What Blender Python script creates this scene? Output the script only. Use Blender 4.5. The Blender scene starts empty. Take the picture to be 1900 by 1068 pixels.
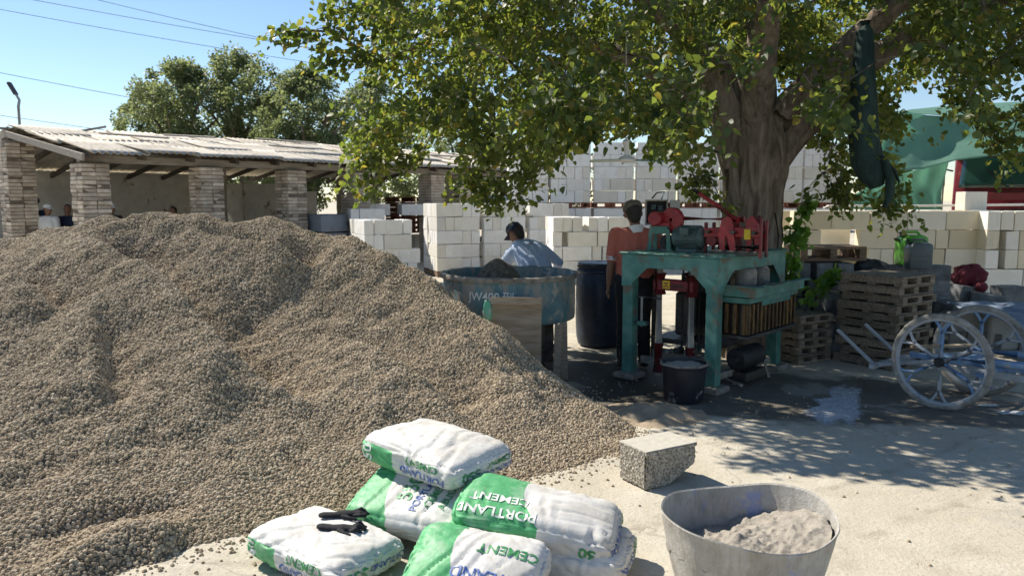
import bpy, bmesh, math, random
import numpy as np
from mathutils import Vector, Matrix, noise as mnoise
R = math.radians
random.seed(7); rng = np.random.default_rng(7)
scene = bpy.context.scene
C = scene.collection

# ------------------------------------------------------------------ camera
FPX, CX, CY, PITCH, CAMH = 1450.0, 950.0, 534.0, R(6.45), 1.72
cam_d = bpy.data.cameras.new('camera'); cam = bpy.data.objects.new('camera', cam_d); C.objects.link(cam)
cam.location = (0, 0, CAMH); cam.rotation_euler = (math.pi/2 - PITCH, 0, 0)
cam_d.sensor_width = 36; cam_d.lens = 36*FPX/1900; cam_d.clip_end = 2000; cam_d.clip_start = 0.05
cam_d.dof.use_dof = True; cam_d.dof.focus_distance = 5.0; cam_d.dof.aperture_fstop = 4.0
scene.camera = cam
# ------------------------------------------------------------------ sky, sun, exposure
SUN_EL, SUN_AZ = R(44), math.atan2(-0.80, 0.60)          # azimuth measured from +Y towards +X
SUNV = Vector((math.sin(SUN_AZ)*math.cos(SUN_EL), math.cos(SUN_AZ)*math.cos(SUN_EL), math.sin(SUN_EL)))
w = bpy.data.worlds.new('World'); scene.world = w; w.use_nodes = True
nt = w.node_tree; bg = nt.nodes['Background']
sky = nt.nodes.new('ShaderNodeTexSky'); sky.sky_type = 'NISHITA'; sky.sun_disc = False
sky.sun_elevation = SUN_EL; sky.sun_rotation = SUN_AZ; sky.altitude = 300; sky.air_density = 1.0; sky.dust_density = 0.0; sky.ozone_density = 2.8
nt.links.new(sky.outputs[0], bg.inputs[0]); bg.inputs[1].default_value = 0.055
sl = bpy.data.lights.new('sun', 'SUN'); sl.energy = 3.05; sl.angle = R(0.53); sl.color = (1.0, 0.93, 0.82)
so = bpy.data.objects.new('sun', sl); C.objects.link(so); so.rotation_euler = SUNV.to_track_quat('Z', 'Y').to_euler(); so.location = (-8, 8, 12)
vs = scene.view_settings; vs.view_transform = 'Standard'; vs.look = 'None'; vs.gamma = 1; vs.use_curve_mapping = False; vs.exposure = 1.36

# ------------------------------------------------------------------ pixel helpers
def ray(px, py):
    a = (px-CX)/FPX; b = (CY-py)/FPX
    return Vector((a, math.cos(PITCH)+b*math.sin(PITCH), -math.sin(PITCH)+b*math.cos(PITCH)))
def at(px, py, d):
    r = ray(px, py); k = d/r.y
    return Vector((r.x*k, d, CAMH+r.z*k))
def G(px, py, z=0.0):
    r = ray(px, py); k = (z-CAMH)/r.z
    return Vector((r.x*k, r.y*k, z))
def proj(p):
    x, y, z = p[0], p[1], p[2]-CAMH
    f = y*math.cos(PITCH)-z*math.sin(PITCH); u = y*math.sin(PITCH)+z*math.cos(PITCH)
    return CX+FPX*x/f, CY-FPX*u/f

# ------------------------------------------------------------------ objects
def tag(o, label=None, cat=None, group=None, kind=None):
    if label: o['label'] = label
    if cat: o['category'] = cat
    if group: o['group'] = group
    if kind: o['kind'] = kind
    return o
def thing(name, label, cat, loc=(0, 0, 0), rotz=0, group=None):
    o = bpy.data.objects.new(name, None); C.objects.link(o); o.empty_display_size = 0.1
    o.location = loc; o.rotation_euler = (0, 0, rotz)
    return tag(o, label, cat, group)
def link(name, me, parent=None):
    o = bpy.data.objects.new(name, me); C.objects.link(o)
    if parent: o.parent = parent
    return o
def copy_tree(o, parent=None):
    c = o.copy(); C.objects.link(c); c.parent = parent
    for ch in list(o.children): copy_tree(ch, c)
    return c

def basis(d):
    d = Vector(d).normalized(); up = Vector((0, 0, 1)) if abs(d.z) < .95 else Vector((1, 0, 0))
    x = d.cross(up).normalized(); return x, x.cross(d).normalized(), d
class MB:
    def __init__(s): s.v = []; s.f = []
    def add(s, vs, fs):
        n = len(s.v); s.v += [tuple(v) for v in vs]; s.f += [tuple(i+n for i in f) for f in fs]; return s
    def box(s, c, d, M=None, rz=0, taper=1.0):
        vs = []
        for z in (-1, 1):
            k = taper if z > 0 else 1
            for x, y in ((-1, -1), (1, -1), (1, 1), (-1, 1)):
                p = Vector((x*d[0]/2*k, y*d[1]/2*k, z*d[2]/2))
                if rz: p = Matrix.Rotation(rz, 3, 'Z') @ p
                if M: p = M @ p
                vs.append(p+Vector(c))
        return s.add(vs, [(3, 2, 1, 0), (4, 5, 6, 7), (0, 1, 5, 4), (1, 2, 6, 5), (2, 3, 7, 6), (3, 0, 4, 7)])
    def bar(s, a, b, wx, wy):
        a, b = Vector(a), Vector(b); x, y, d = basis(b-a)
        vs = [p+x*i*wx/2+y*j*wy/2 for p in (a, b) for i, j in ((-1, -1), (1, -1), (1, 1), (-1, 1))]
        return s.add(vs, [(3, 2, 1, 0), (4, 5, 6, 7), (0, 1, 5, 4), (1, 2, 6, 5), (2, 3, 7, 6), (3, 0, 4, 7)])
    def tube(s, pts, r, n=10, cap=True, fl=1.0):
        pts = [Vector(p) for p in pts]; rs = r if hasattr(r, '__len__') else [r]*len(pts)
        vs = []; fs = []; X = None
        for i, p in enumerate(pts):
            d = (pts[min(i+1, len(pts)-1)]-pts[max(i-1, 0)])
            x, y, d = basis(d)
            if X is not None:
                x = (X-d*X.dot(d))
                if x.length < 1e-4: x = basis(d)[0]
                x.normalize(); y = d.cross(x)
            X = x
            for k in range(n):
                a = 2*math.pi*k/n; vs.append(p+(x*math.cos(a)+y*math.sin(a)*fl)*rs[i])
        for i in range(len(pts)-1):
            for k in range(n):
                fs.append((i*n+k, i*n+(k+1) % n, (i+1)*n+(k+1) % n, (i+1)*n+k))
        if cap:
            fs.append(tuple(range(n-1, -1, -1))); m = (len(pts)-1)*n; fs.append(tuple(m+k for k in range(n)))
        return s.add(vs, fs)
    def cyl(s, a, b, r, n=16, r2=None): return s.tube([a, b], [r, r if r2 is None else r2], n)
    def lathe(s, prof, n=32, c=(0, 0, 0), wob=None, M=None):
        vs = []; fs = []
        for (r, z) in prof:
            for k in range(n):
                a = 2*math.pi*k/n; rr, zz = r, z
                if wob: rr, zz = wob(r, z, a)
                p = Vector((rr*math.cos(a), rr*math.sin(a), zz))
                if M: p = M @ p
                vs.append(p+Vector(c))
        for i in range(len(prof)-1):
            for k in range(n): fs.append((i*n+k, i*n+(k+1) % n, (i+1)*n+(k+1) % n, (i+1)*n+k))
        return s.add(vs, fs)
    def prism(s, outline, a, b):
        """outline: list of (u,w); a(u,w,t) maps to 3D for t 0/1"""
        n = len(outline); vs = [b(u, w_, 0) for u, w_ in outline]+[b(u, w_, 1) for u, w_ in outline]
        return s.add(vs, [tuple(range(n-1, -1, -1)), tuple(range(n, 2*n))]+[(i, (i+1) % n, n+(i+1) % n, n+i) for i in range(n)])
    def grid(s, fn, nu, nv):
        vs = [fn(i/nu, j/nv) for j in range(nv+1) for i in range(nu+1)]
        return s.add(vs, [(j*(nu+1)+i, j*(nu+1)+i+1, (j+1)*(nu+1)+i+1, (j+1)*(nu+1)+i) for j in range(nv) for i in range(nu)])
    def mesh(s, name, mat, bev=0, smooth=False, segs=1):
        me = bpy.data.meshes.new(name); me.from_pydata(s.v, [], s.f)
        bm = bmesh.new(); bm.from_mesh(me)
        bmesh.ops.recalc_face_normals(bm, faces=bm.faces)
        if bev:
            es = [e for e in bm.edges if len(e.link_faces) == 2 and e.calc_face_angle(0) > 0.6]
            bmesh.ops.bevel(bm, geom=es, offset=bev, segments=segs, affect='EDGES', profile=0.5, clamp_overlap=True)
        bm.to_mesh(me); bm.free()
        if smooth:
            me.polygons.foreach_set('use_smooth', [True]*len(me.polygons))
            me.set_sharp_from_angle(angle=R(40))
        if mat: me.materials.append(mat)
        return me
    def build(s, name, mat, parent=None, bev=0, smooth=False, segs=1):
        return link(name, s.mesh(name, mat, bev, smooth, segs), parent)

def fuse_mesh(name, parts, voxel, mat, smooth_it=4):
    """parts: list of (points, radii, flatten) closed round-ended tubes, merged to one continuous skin"""
    mb = MB()
    for pts, rs, fl in parts:
        pts = [Vector(p) for p in pts]
        if not hasattr(rs, '__len__'): rs = [rs]*len(pts)
        d0 = (pts[0]-pts[1]).normalized(); d1 = (pts[-1]-pts[-2]).normalized()
        P = [pts[0]+d0*rs[0]*.98, pts[0]+d0*rs[0]*.7]+pts+[pts[-1]+d1*rs[-1]*.7, pts[-1]+d1*rs[-1]*.98]
        Q = [rs[0]*.2, rs[0]*.72]+list(rs)+[rs[-1]*.72, rs[-1]*.2]
        mb.tube(P, Q, 14, True, fl)
    o = link('tmp', mb.mesh('tmp', None))
    m = o.modifiers.new('r', 'REMESH'); m.mode = 'VOXEL'; m.voxel_size = voxel
    s_ = o.modifiers.new('s', 'SMOOTH'); s_.iterations = smooth_it; s_.factor = .5
    dg = bpy.context.evaluated_depsgraph_get()
    me = bpy.data.meshes.new_from_object(o.evaluated_get(dg)); me.name = name
    om = o.data; bpy.data.objects.remove(o); bpy.data.meshes.remove(om)
    me.materials.clear(); me.materials.append(mat)
    me.polygons.foreach_set('use_smooth', [True]*len(me.polygons))
    return me

# ------------------------------------------------------------------ materials
class NT:
    def __init__(s, name):
        s.m = bpy.data.materials.new(name); s.m.use_nodes = True; s.t = s.m.node_tree
        s.b = s.t.nodes['Principled BSDF']; s.out = s.t.nodes['Material Output']
    def n(s, typ, **kw):
        x = s.t.nodes.new(typ)
        for k, v in kw.items():
            if k.startswith('i_'):
                key = k[2:]; key = int(key) if key.isdigit() else key.replace('_', ' ')
                if hasattr(v, 'default_value') or isinstance(v, bpy.types.NodeSocket): s.t.links.new(v, x.inputs[key])
                else: x.inputs[key].default_value = v
            else: setattr(x, k, v)
        return x
    def l(s, a, b): s.t.links.new(a, b)
    def math(s, op, a, b=None, c=None):
        x = s.t.nodes.new('ShaderNodeMath'); x.operation = op
        for i, v in enumerate((a, b, c)):
            if v is None: continue
            if isinstance(v, bpy.types.NodeSocket): s.l(v, x.inputs[i])
            else: x.inputs[i].default_value = v
        return x.outputs[0]
    def ramp(s, fac, stops):
        x = s.t.nodes.new('ShaderNodeValToRGB'); el = x.color_ramp.elements
        while len(el) > 1: el.remove(el[-1])
        el[0].position = stops[0][0]; el[0].color = (*stops[0][1], 1) if hasattr(stops[0][1], '__len__') else (stops[0][1],)*3+(1,)
        for p, c in stops[1:]:
            e = el.new(p); e.color = (*c, 1) if hasattr(c, '__len__') else (c, c, c, 1)
        s.l(fac, x.inputs[0]); return x.outputs[0]
    def noise(s, vec, scale, detail=5, rough=.55, dist=0, out=0):
        x = s.t.nodes.new('ShaderNodeTexNoise'); x.inputs['Scale'].default_value = scale; x.inputs['Detail'].default_value = detail
        x.inputs['Roughness'].default_value = rough; x.inputs['Distortion'].default_value = dist
        s.l(vec, x.inputs['Vector']); return x.outputs[out]
    def mix(s, f, a, b, typ='MIX'):
        x = s.t.nodes.new('ShaderNodeMix'); x.data_type = 'RGBA'; x.blend_type = typ
        for i, v in ((0, f), (6, a), (7, b)):
            if isinstance(v, bpy.types.NodeSocket): s.l(v, x.inputs[i])
            elif i == 0: x.inputs[0].default_value = v
            else: x.inputs[i].default_value = (*v, 1)
        return x.outputs[2]
    def coord(s, kind='Object', rnd=True, scale=None):
        tc = s.t.nodes.new('ShaderNodeTexCoord'); o = tc.outputs[kind]
        if scale:
            mp = s.t.nodes.new('ShaderNodeMapping'); mp.inputs['Scale'].default_value = scale; s.l(o, mp.inputs[0]); o = mp.outputs[0]
        if rnd:
            oi = s.t.nodes.new('ShaderNodeObjectInfo'); k = s.math('MULTIPLY', oi.outputs['Random'], 57.0)
            va = s.t.nodes.new('ShaderNodeVectorMath'); va.operation = 'ADD'; s.l(o, va.inputs[0]); s.l(k, va.inputs[1]); o = va.outputs[0]
        return o
    def world(s):
        g = s.t.nodes.new('ShaderNodeNewGeometry'); return g.outputs['Position']
    def bump(s, h, strength=.3, dist=.01, prev=None):
        x = s.t.nodes.new('ShaderNodeBump'); x.inputs['Strength'].default_value = strength; x.inputs['Distance'].default_value = dist
        s.l(h, x.inputs['Height'])
        if prev: s.l(prev, x.inputs['Normal'])
        return x.outputs[0]
    def set(s, color=None, rough=None, metal=None, normal=None, spec=None):
        for k, v in (('Base Color', color), ('Roughness', rough), ('Metallic', metal), ('Normal', normal), ('Specular IOR Level', spec)):
            if v is None: continue
            if isinstance(v, bpy.types.NodeSocket): s.l(v, s.b.inputs[k])
            elif k == 'Base Color': s.b.inputs[k].default_value = (*v, 1)
            else: s.b.inputs[k].default_value = v
        return s.m
def pm(name, cols, scale=6, rough=.7, bump=.25, bscale=60, bdist=.004, metal=0, rnd=.25, stretch=None, dirt=None, dscale=3, dthr=.55, spec=.4):
    """weathered surface: several colours blended by noise, per-object brightness, optional dirt blotches, fine relief"""
    N = NT(name); co = N.coord('Object', True, stretch)
    k = len(cols); f = N.noise(co, scale, 7, .6)
    col = N.ramp(f, [(.3+.4*i/max(1, k-1), c) for i, c in enumerate(cols)])
    oi = N.t.nodes.new('ShaderNodeObjectInfo')
    if rnd:
        v = N.math('MULTIPLY_ADD', oi.outputs['Random'], rnd, 1-rnd/2)
        hs = N.n('ShaderNodeHueSaturation', i_Value=v, i_Color=col); col = hs.outputs[0]
    ro = rough
    if dirt:
        d = N.noise(co, dscale, 8, .68); m = N.ramp(d, [(dthr, 0.0), (dthr+.09, 1.0)])
        col = N.mix(m, col, dirt); ro = N.math('MULTIPLY_ADD', m, .85-rough, rough)
    b = N.bump(N.noise(co, bscale, 5, .65), bump, bdist)
    return N.set(col, ro, metal, b, spec)
# ================================================================== ground
N = NT('yard_ground'); P = N.world()
big = N.noise(P, .55, 6, .6, .4); mid = N.noise(P, 3.2, 8, .65); fine = N.noise(P, 45, 6, .7)
col = N.ramp(mid, [(.28, (.40, .355, .275)), (.45, (.50, .455, .36)), (.6, (.55, .505, .41)), (.78, (.60, .55, .455))])
col = N.mix(N.ramp(big, [(.42, 0.0), (.68, .55)]), col, (.42, .36, .265))
col = N.mix(N.ramp(fine, [(.54, 0.0), (.70, .6)]), col, (.22, .185, .14))
col = N.mix(N.ramp(N.noise(P, 160, 3, .6), [(.60, 0.0), (.70, .7)]), col, (.20, .17, .13))
sepP = N.n('ShaderNodeSeparateXYZ'); N.l(P, sepP.inputs[0])
for off in (0.0, .62):
    cv = N.math('ADD', N.math('MULTIPLY', N.math('POWER', N.math('ABSOLUTE', N.math('SUBTRACT', sepP.outputs[0], -1.0)), 1.7), .16), 3.05+off)
    dtr = N.math('ABSOLUTE', N.math('SUBTRACT', N.math('ADD', sepP.outputs[1], N.math('MULTIPLY', N.noise(P, 2.0, 3, .5), .25)), cv))
    mt = N.math('MULTIPLY', N.ramp(dtr, [(.02, .55), (.055, 0.0)]), N.ramp(N.noise(P, 6, 6, .7), [(.42, 0.0), (.6, 1.0)]))
    col = N.mix(mt, col, (.27, .235, .18))
# wet and oily concrete round the press: a stain with its own outline
def ell(N, P, c, rx, ry, ang):
    sp = N.n('ShaderNodeMapping', vector_type='TEXTURE'); sp.inputs['Location'].default_value = (c[0], c[1], 0); sp.inputs['Rotation'].default_value = (0, 0, ang); sp.inputs['Scale'].default_value = (rx, ry, 50)
    N.l(P, sp.inputs[0]); ln = N.n('ShaderNodeVectorMath', operation='LENGTH'); N.l(sp.outputs[0], ln.inputs[0]); return ln.outputs['Value']
wob = N.math('MULTIPLY_ADD', N.noise(P, 1.7, 6, .65), 1.1, -.55)
e1 = N.math('MINIMUM', ell(N, P, (2.55, 6.75), 2.1, .95, R(-8)), N.math('MINIMUM', ell(N, P, (.95, 7.4), 1.25, 1.25, 0), ell(N, P, (3.9, 6.2), 1.7, .55, R(-18))))
wet = N.ramp(N.math('ADD', e1, wob), [(.82, 1.0), (1.12, 0.0)])
col = N.mix(N.math('MULTIPLY', wet, .84), col, N.ramp(mid, [(.3, (.035, .032, .028)), (.7, (.11, .098, .08))]))
mud = N.ramp(N.math('ADD', ell(N, P, (.95, 7.3), 1.0, .95, R(-30)), N.math('MULTIPLY', wob, .6)), [(.8, .85), (1.05, 0.0)])
col = N.mix(mud, col, (.018, .016, .014))
rg = N.math('MULTIPLY_ADD', wet, -.38, .93)
vor = N.n('ShaderNodeTexVoronoi', feature='DISTANCE_TO_EDGE'); vor.inputs['Scale'].default_value = .42; N.l(N.n('ShaderNodeVectorMath', operation='ADD', i_0=P, i_1=N.noise(P, 1.3, 4, .6, 0, 1)).outputs[0], vor.inputs['Vector'])
spl = N.ramp(N.noise(P, 1.15, 9, .72, .6), [(.565, 0.0), (.60, .55)])
col = N.mix(spl, col, (.40, .375, .32))
spl2 = N.ramp(N.noise(P, 2.3, 9, .75, 1.0), [(.60, 0.0), (.64, .6)])
col = N.mix(spl2, col, (.30, .26, .20))
crack = N.ramp(vor.outputs[0], [(0.0, 1.0), (.006, 0.0)])
col = N.mix(N.math('MULTIPLY', crack, .35), col, (.12, .10, .08))
b = N.bump(fine, .6, .015, N.bump(mid, .35, .05)); b = N.bump(crack, -.4, .01, b)
M_ground = N.set(col, rg, 0, b, .35)
mb = MB()
def gfn(x, y):
    d = math.hypot(x-1.5, y-6)
    return 0.0
xs = [-600, -150, -60, -30]+list(np.arange(-14, 14.1, 1.0))+[30, 60, 150, 600]
ys = [-200, -60, -15]+list(np.arange(-4, 28.1, 1.0))+[45, 90, 200, 900]
mb.grid(lambda u, v: (xs[round(u*(len(xs)-1))], ys[round(v*(len(ys)-1))], 0), len(xs)-1, len(ys)-1)
tag(mb.build('ground', M_ground), 'pale dusty concrete yard with a dark wet stain round the press', 'ground', kind='structure')

# ================================================================== gravel pile (height field from its foot outline)
FOOT = [(-9, 2.2), (-4.2, 2.75), (-2.4, 3.25), (-1.5, 3.75), (-.75, 4.2), (-.05, 4.62), (.40, 4.92), (.80, 5.3), (.93, 5.75), (.75, 6.25), (.50, 6.9), (.10, 7.35), (-.5, 7.9), (-.85, 8.6),
        (-1.1, 9.3), (-2.0, 10.6), (-4.0, 11.4), (-6.0, 11.0), (-7.2, 10.2), (-9, 9.0)]
def foot_dist(X, Y):
    D = np.full(X.shape, 1e9); inside = np.zeros(X.shape, bool); n = len(FOOT)
    for i in range(n):
        x0, y0 = FOOT[i]; x1, y1 = FOOT[(i+1) % n]
        dx, dy = x1-x0, y1-y0; t = np.clip(((X-x0)*dx+(Y-y0)*dy)/(dx*dx+dy*dy), 0, 1)
        D = np.minimum(D, np.hypot(X-x0-t*dx, Y-y0-t*dy))
        c = ((y0 > Y) != (y1 > Y)) & (X < (x1-x0)*(Y-y0)/(y1-y0+1e-12)+x0); inside ^= c
    return np.where(inside, D, -D)
def vnoise(X, Y, s, seed=0):
    """value noise, vectorised"""
    x = X*s+seed*17.3; y = Y*s+seed*9.1; xi = np.floor(x).astype(int); yi = np.floor(y).astype(int); fx = x-xi; fy = y-yi
    fx = fx*fx*(3-2*fx); fy = fy*fy*(3-2*fy)
    def h(a, b_):
        k = (a*374761393+b_*668265263+seed*144665) & 0x7fffffff; k = ((k ^ (k >> 13))*1274126177) & 0x7fffffff; return ((k ^ (k >> 16)) & 0xffff)/65535.0
    return (h(xi, yi)*(1-fx)+h(xi+1, yi)*fx)*(1-fy)+(h(xi, yi+1)*(1-fx)+h(xi+1, yi+1)*fx)*fy
RIDGE = [(-9, 7.6, 1.0), (-6.4, 7.3, 1.08), (-5.1, 7.9, 1.33), (-4.2, 8.0, 1.54), (-3.2, 8.0, 1.57), (-2.5, 8.0, 1.53), (-1.75, 7.9, 1.36), (-1.25, 7.55, 1.22), (-.75, 7.2, .93), (-.23, 6.7, .66), (.21, 6.2, .35), (.60, 5.85, .16), (.84, 5.65, .01)]
def pile_base(X, Y):
    X = X+.10*(vnoise(X, Y, 1.6, 3)-.5); Y = Y+.10*(vnoise(X, Y, 1.6, 4)-.5)
    d = foot_dist(X, Y); dp = np.maximum(d, 0)
    best = np.full(X.shape, 1e9); num = np.zeros(X.shape); den = np.zeros(X.shape)
    for (x0, y0, h0), (x1, y1, h1) in zip(RIDGE[:-1], RIDGE[1:]):
        dx, dy = x1-x0, y1-y0; t = np.clip(((X-x0)*dx+(Y-y0)*dy)/(dx*dx+dy*dy), 0, 1)
        D = np.hypot(X-x0-t*dx, Y-y0-t*dy); best = np.minimum(best, D)
        w_ = math.hypot(dx, dy)/(D*D+.02)**2.2; num += w_*(h0+t*(h1-h0)); den += w_
    H = num/den
    rr = np.maximum(np.sqrt(best**2+.12**2)-.12, 0)
    z = H*dp/(dp+rr+1e-6)
    return np.where(d > 0, z, d*.3)
def seg_frame(X, Y, pts):
    """signed side and distance to a polyline, with a fade at its ends"""
    best = np.full(X.shape, 1e9); side = np.zeros(X.shape); T = np.zeros(X.shape); n = len(pts)-1
    for i in range(n):
        x0, y0 = pts[i]; x1, y1 = pts[i+1]; dx, dy = x1-x0, y1-y0; t = np.clip(((X-x0)*dx+(Y-y0)*dy)/(dx*dx+dy*dy), 0, 1)
        ox, oy = X-x0-t*dx, Y-y0-t*dy; D = np.hypot(ox, oy); m = D < best
        best = np.where(m, D, best); side = np.where(m, np.sign(dx*oy-dy*ox), side); T = np.where(m, (i+t)/n, T)
    return best, side, np.clip(np.minimum(T, 1-T)*5, 0, 1)
def hit_pile(px, py):
    r = ray(px, py); ks = np.linspace(2.0, 14, 4000); X = r.x*ks; Y = r.y*ks; Z = CAMH+r.z*ks
    m = Z < pile_base(X, Y); i = int(np.argmax(m)) if m.any() else -1
    return (X[i], Y[i])
SCARS = [([(120, 440), (200, 500), (290, 545), (350, 605), (425, 690), (560, 760)], .20, .95),
         ([(330, 425), (440, 460), (520, 490), (570, 520)], .15, .7),
         ([(30, 460), (120, 455), (190, 470), (235, 520)], .09, .5),
         ([(165, 600), (172, 690), (178, 780)], .085, .35),
         ([(480, 418), (570, 442), (650, 470), (720, 520)], .11, .55),
         ([(610, 600), (700, 665), (790, 730), (850, 800)], .06, .5),
         ([(870, 620), (950, 700), (1010, 790)], .07, .4),
         ([(0, 545), (60, 575), (95, 610)], .09, .45)]
SCARS = [([hit_pile(*p) for p in pts], A, wd) for pts, A, wd in SCARS]
LIP = [tuple(G(px, py, .14))[:2] for px, py in ((70, 1045), (150, 1005), (240, 970), (345, 962))]
HOL = [tuple(G(px, py, .12))[:2] for px, py in ((20, 1020), (110, 985), (200, 950), (300, 935), (350, 940))]
def pile_h(X, Y):
    z = pile_base(X, Y)
    edge = np.clip(z*4, 0, 1); rd = np.full(X.shape, 1e9)
    for (x0, y0, h0), (x1, y1, h1) in zip(RIDGE[:-1], RIDGE[1:]):
        dx, dy = x1-x0, y1-y0; t = np.clip(((X-x0)*dx+(Y-y0)*dy)/(dx*dx+dy*dy), 0, 1); rd = np.minimum(rd, np.hypot(X-x0-t*dx, Y-y0-t*dy))
    crest = np.clip((rd-.05)/.55, .12, 1)
    for pts, A, wd in SCARS:
        D, s, f = seg_frame(X, Y, pts)
        # travelling down the scar the sunny shoulder is on one side, a short steep drop on the other
        up = np.exp(-(D/wd)**2); dn = np.exp(-(D/.09)**2)
        z = z+crest*edge*f*A*np.where(s < 0, up*.6, 1.6*dn-up)*1.55
    D, s, f = seg_frame(X, Y, LIP)
    z = z+.105*np.exp(-(D/.15)**2)*np.clip(f*1.5, 0, 1)                    # small slumped lip at the foot
    D, s, f = seg_frame(X, Y, HOL)
    z = np.maximum(z-.13*np.exp(-(D/.11)**2)*f, np.minimum(z, .04))                       # hollow scooped out behind it
    n = (vnoise(X, Y, 1.1, 1)-.5)*.07+(vnoise(X*1.6+Y*.5, Y*.6, 2.2, 2)-.5)*.075+(vnoise(X, Y, 6, 5)-.5)*.055+(vnoise(X, Y, 13, 6)-.5)*.040
    return z+n*edge+.005*np.clip(z*8, -1, 1)
# ------------------------------------------------------------------ pile mesh and its pellets
def pebble_mat(name, cols):
    N = NT(name); oi = N.t.nodes.new('ShaderNodeObjectInfo')
    P = N.world(); pat = N.noise(P, 1.4, 5, .6)
    f = N.math('ADD', N.math('MULTIPLY', oi.outputs['Random'], .75), N.math('MULTIPLY', pat, .3))
    c = N.ramp(f, [(i/(len(cols)-1), c_) for i, c_ in enumerate(cols)])
    return N.set(c, .92, 0, None, .2)
PCOL = [(.19, .145, .094), (.285, .224, .148), (.355, .283, .192), (.43, .35, .245), (.58, .49, .365)]
M_pebble = pebble_mat('aggregate_pellet', PCOL)
N = NT('pile_bed_shaded'); P = N.world(); f = N.noise(P, 90, 4, .7)
vr = N.n('ShaderNodeTexVoronoi'); vr.inputs['Scale'].default_value = 75; N.l(P, vr.inputs['Vector'])
col = N.mix(.6, N.ramp(f, [(.3, (.07, .054, .036)), (.7, (.17, .138, .098))]), N.ramp(vr.outputs['Color'], [(.2, (.09, .07, .05)), (.9, (.22, .18, .13))]))  # bed kept dark: shade between the pellets is put into its colour
M_bed = N.set(col, .95, 0, N.bump(vr.outputs['Distance'], -.9, .012), .15)

def scatter_group(name, mat, rad, dens, dmin, smin=.65, smax=1.45):
    ng = bpy.data.node_groups.new(name, 'GeometryNodeTree')
    ng.interface.new_socket('Geometry', in_out='INPUT', socket_type='NodeSocketGeometry'); ng.interface.new_socket('Geometry', in_out='OUTPUT', socket_type='NodeSocketGeometry')
    n = ng.nodes.new; L = ng.links.new
    gi = n('NodeGroupInput'); go = n('NodeGroupOutput')
    ds = n('GeometryNodeDistributePointsOnFaces'); ds.distribute_method = 'POISSON'
    ds.inputs['Distance Min'].default_value = dmin; ds.inputs['Density Max'].default_value = dens
    at_ = n('GeometryNodeInputNamedAttribute'); at_.data_type = 'FLOAT'; at_.inputs['Name'].default_value = 'dens'
    L(at_.outputs[0], ds.inputs['Density Factor']); L(gi.outputs[0], ds.inputs['Mesh'])
    jg = n('GeometryNodeGeometryToInstance')
    for k in range(5):
        ic = n('GeometryNodeMeshIcoSphere'); ic.inputs['Radius'].default_value = rad; ic.inputs['Subdivisions'].default_value = 2
        sp = n('GeometryNodeSetPosition'); nz = n('ShaderNodeTexNoise'); nz.noise_dimensions = '4D'; nz.inputs['W'].default_value = k*3.7+1; nz.inputs['Scale'].default_value = .85/rad/1.4; nz.inputs['Detail'].default_value = 1.5
        sb = n('ShaderNodeVectorMath'); sb.operation = 'SUBTRACT'; sb.inputs[1].default_value = (.5, .5, .5); L(nz.outputs['Color'], sb.inputs[0])
        sc = n('ShaderNodeVectorMath'); sc.operation = 'SCALE'; sc.inputs['Scale'].default_value = rad*1.25; L(sb.outputs[0], sc.inputs[0])
        L(ic.outputs['Mesh'], sp.inputs['Geometry']); L(sc.outputs[0], sp.inputs['Offset'])
        sm = n('GeometryNodeSetMaterial'); sm.inputs['Material'].default_value = mat; L(sp.outputs[0], sm.inputs['Geometry']); L(sm.outputs[0], jg.inputs[0])
    ip = n('GeometryNodeInstanceOnPoints'); ip.inputs['Pick Instance'].default_value = True
    L(ds.outputs['Points'], ip.inputs['Points']); L(jg.outputs[0], ip.inputs['Instance'])
    rv = n('FunctionNodeRandomValue'); rv.data_type = 'FLOAT_VECTOR'; rv.inputs[1].default_value = (6.28, 6.28, 6.28); L(rv.outputs[0], ip.inputs['Rotation'])
    rs = n('FunctionNodeRandomValue'); rs.data_type = 'FLOAT'; rs.inputs[2].default_value = smin; rs.inputs[3].default_value = smax; rs.inputs['Seed'].default_value = 5; pw = n('ShaderNodeMath'); pw.operation = 'POWER'; pw.inputs[1].default_value = 1.6; L(rs.outputs[1], pw.inputs[0]); L(pw.outputs[0], ip.inputs['Scale'])
    j = n('GeometryNodeJoinGeometry'); L(gi.outputs[0], j.inputs[0]); L(ip.outputs[0], j.inputs[0]); L(j.outputs[0], go.inputs[0])
    return ng
step = .04
gx = np.arange(-8.6, 1.45, step); gy = np.arange(2.3, 11.6, step); X, Y = np.meshgrid(gx, gy); Z = pile_h(X, Y)
ny, nx = X.shape; keep = Z > -.012
idx = -np.ones(X.shape, int); vmask = np.zeros(X.shape, bool)
q = keep[:-1, :-1] | keep[1:, :-1] | keep[:-1, 1:] | keep[1:, 1:]
for a, b_ in ((slice(0, -1), slice(0, -1)), (slice(1, None), slice(0, -1)), (slice(0, -1), slice(1, None)), (slice(1, None), slice(1, None))): vmask[a, b_] |= q
idx[vmask] = np.arange(vmask.sum()); V = np.stack([X[vmask], Y[vmask], np.maximum(Z[vmask], -.03)], 1)
jj, ii = np.nonzero(q); F = np.stack([idx[jj, ii], idx[jj, ii+1], idx[jj+1, ii+1], idx[jj+1, ii]], 1)
me = bpy.data.meshes.new('gravel_pile'); me.from_pydata(V.tolist(), [], F.tolist()); me.polygons.foreach_set('use_smooth', [True]*len(me.polygons)); me.materials.append(M_bed)
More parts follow.
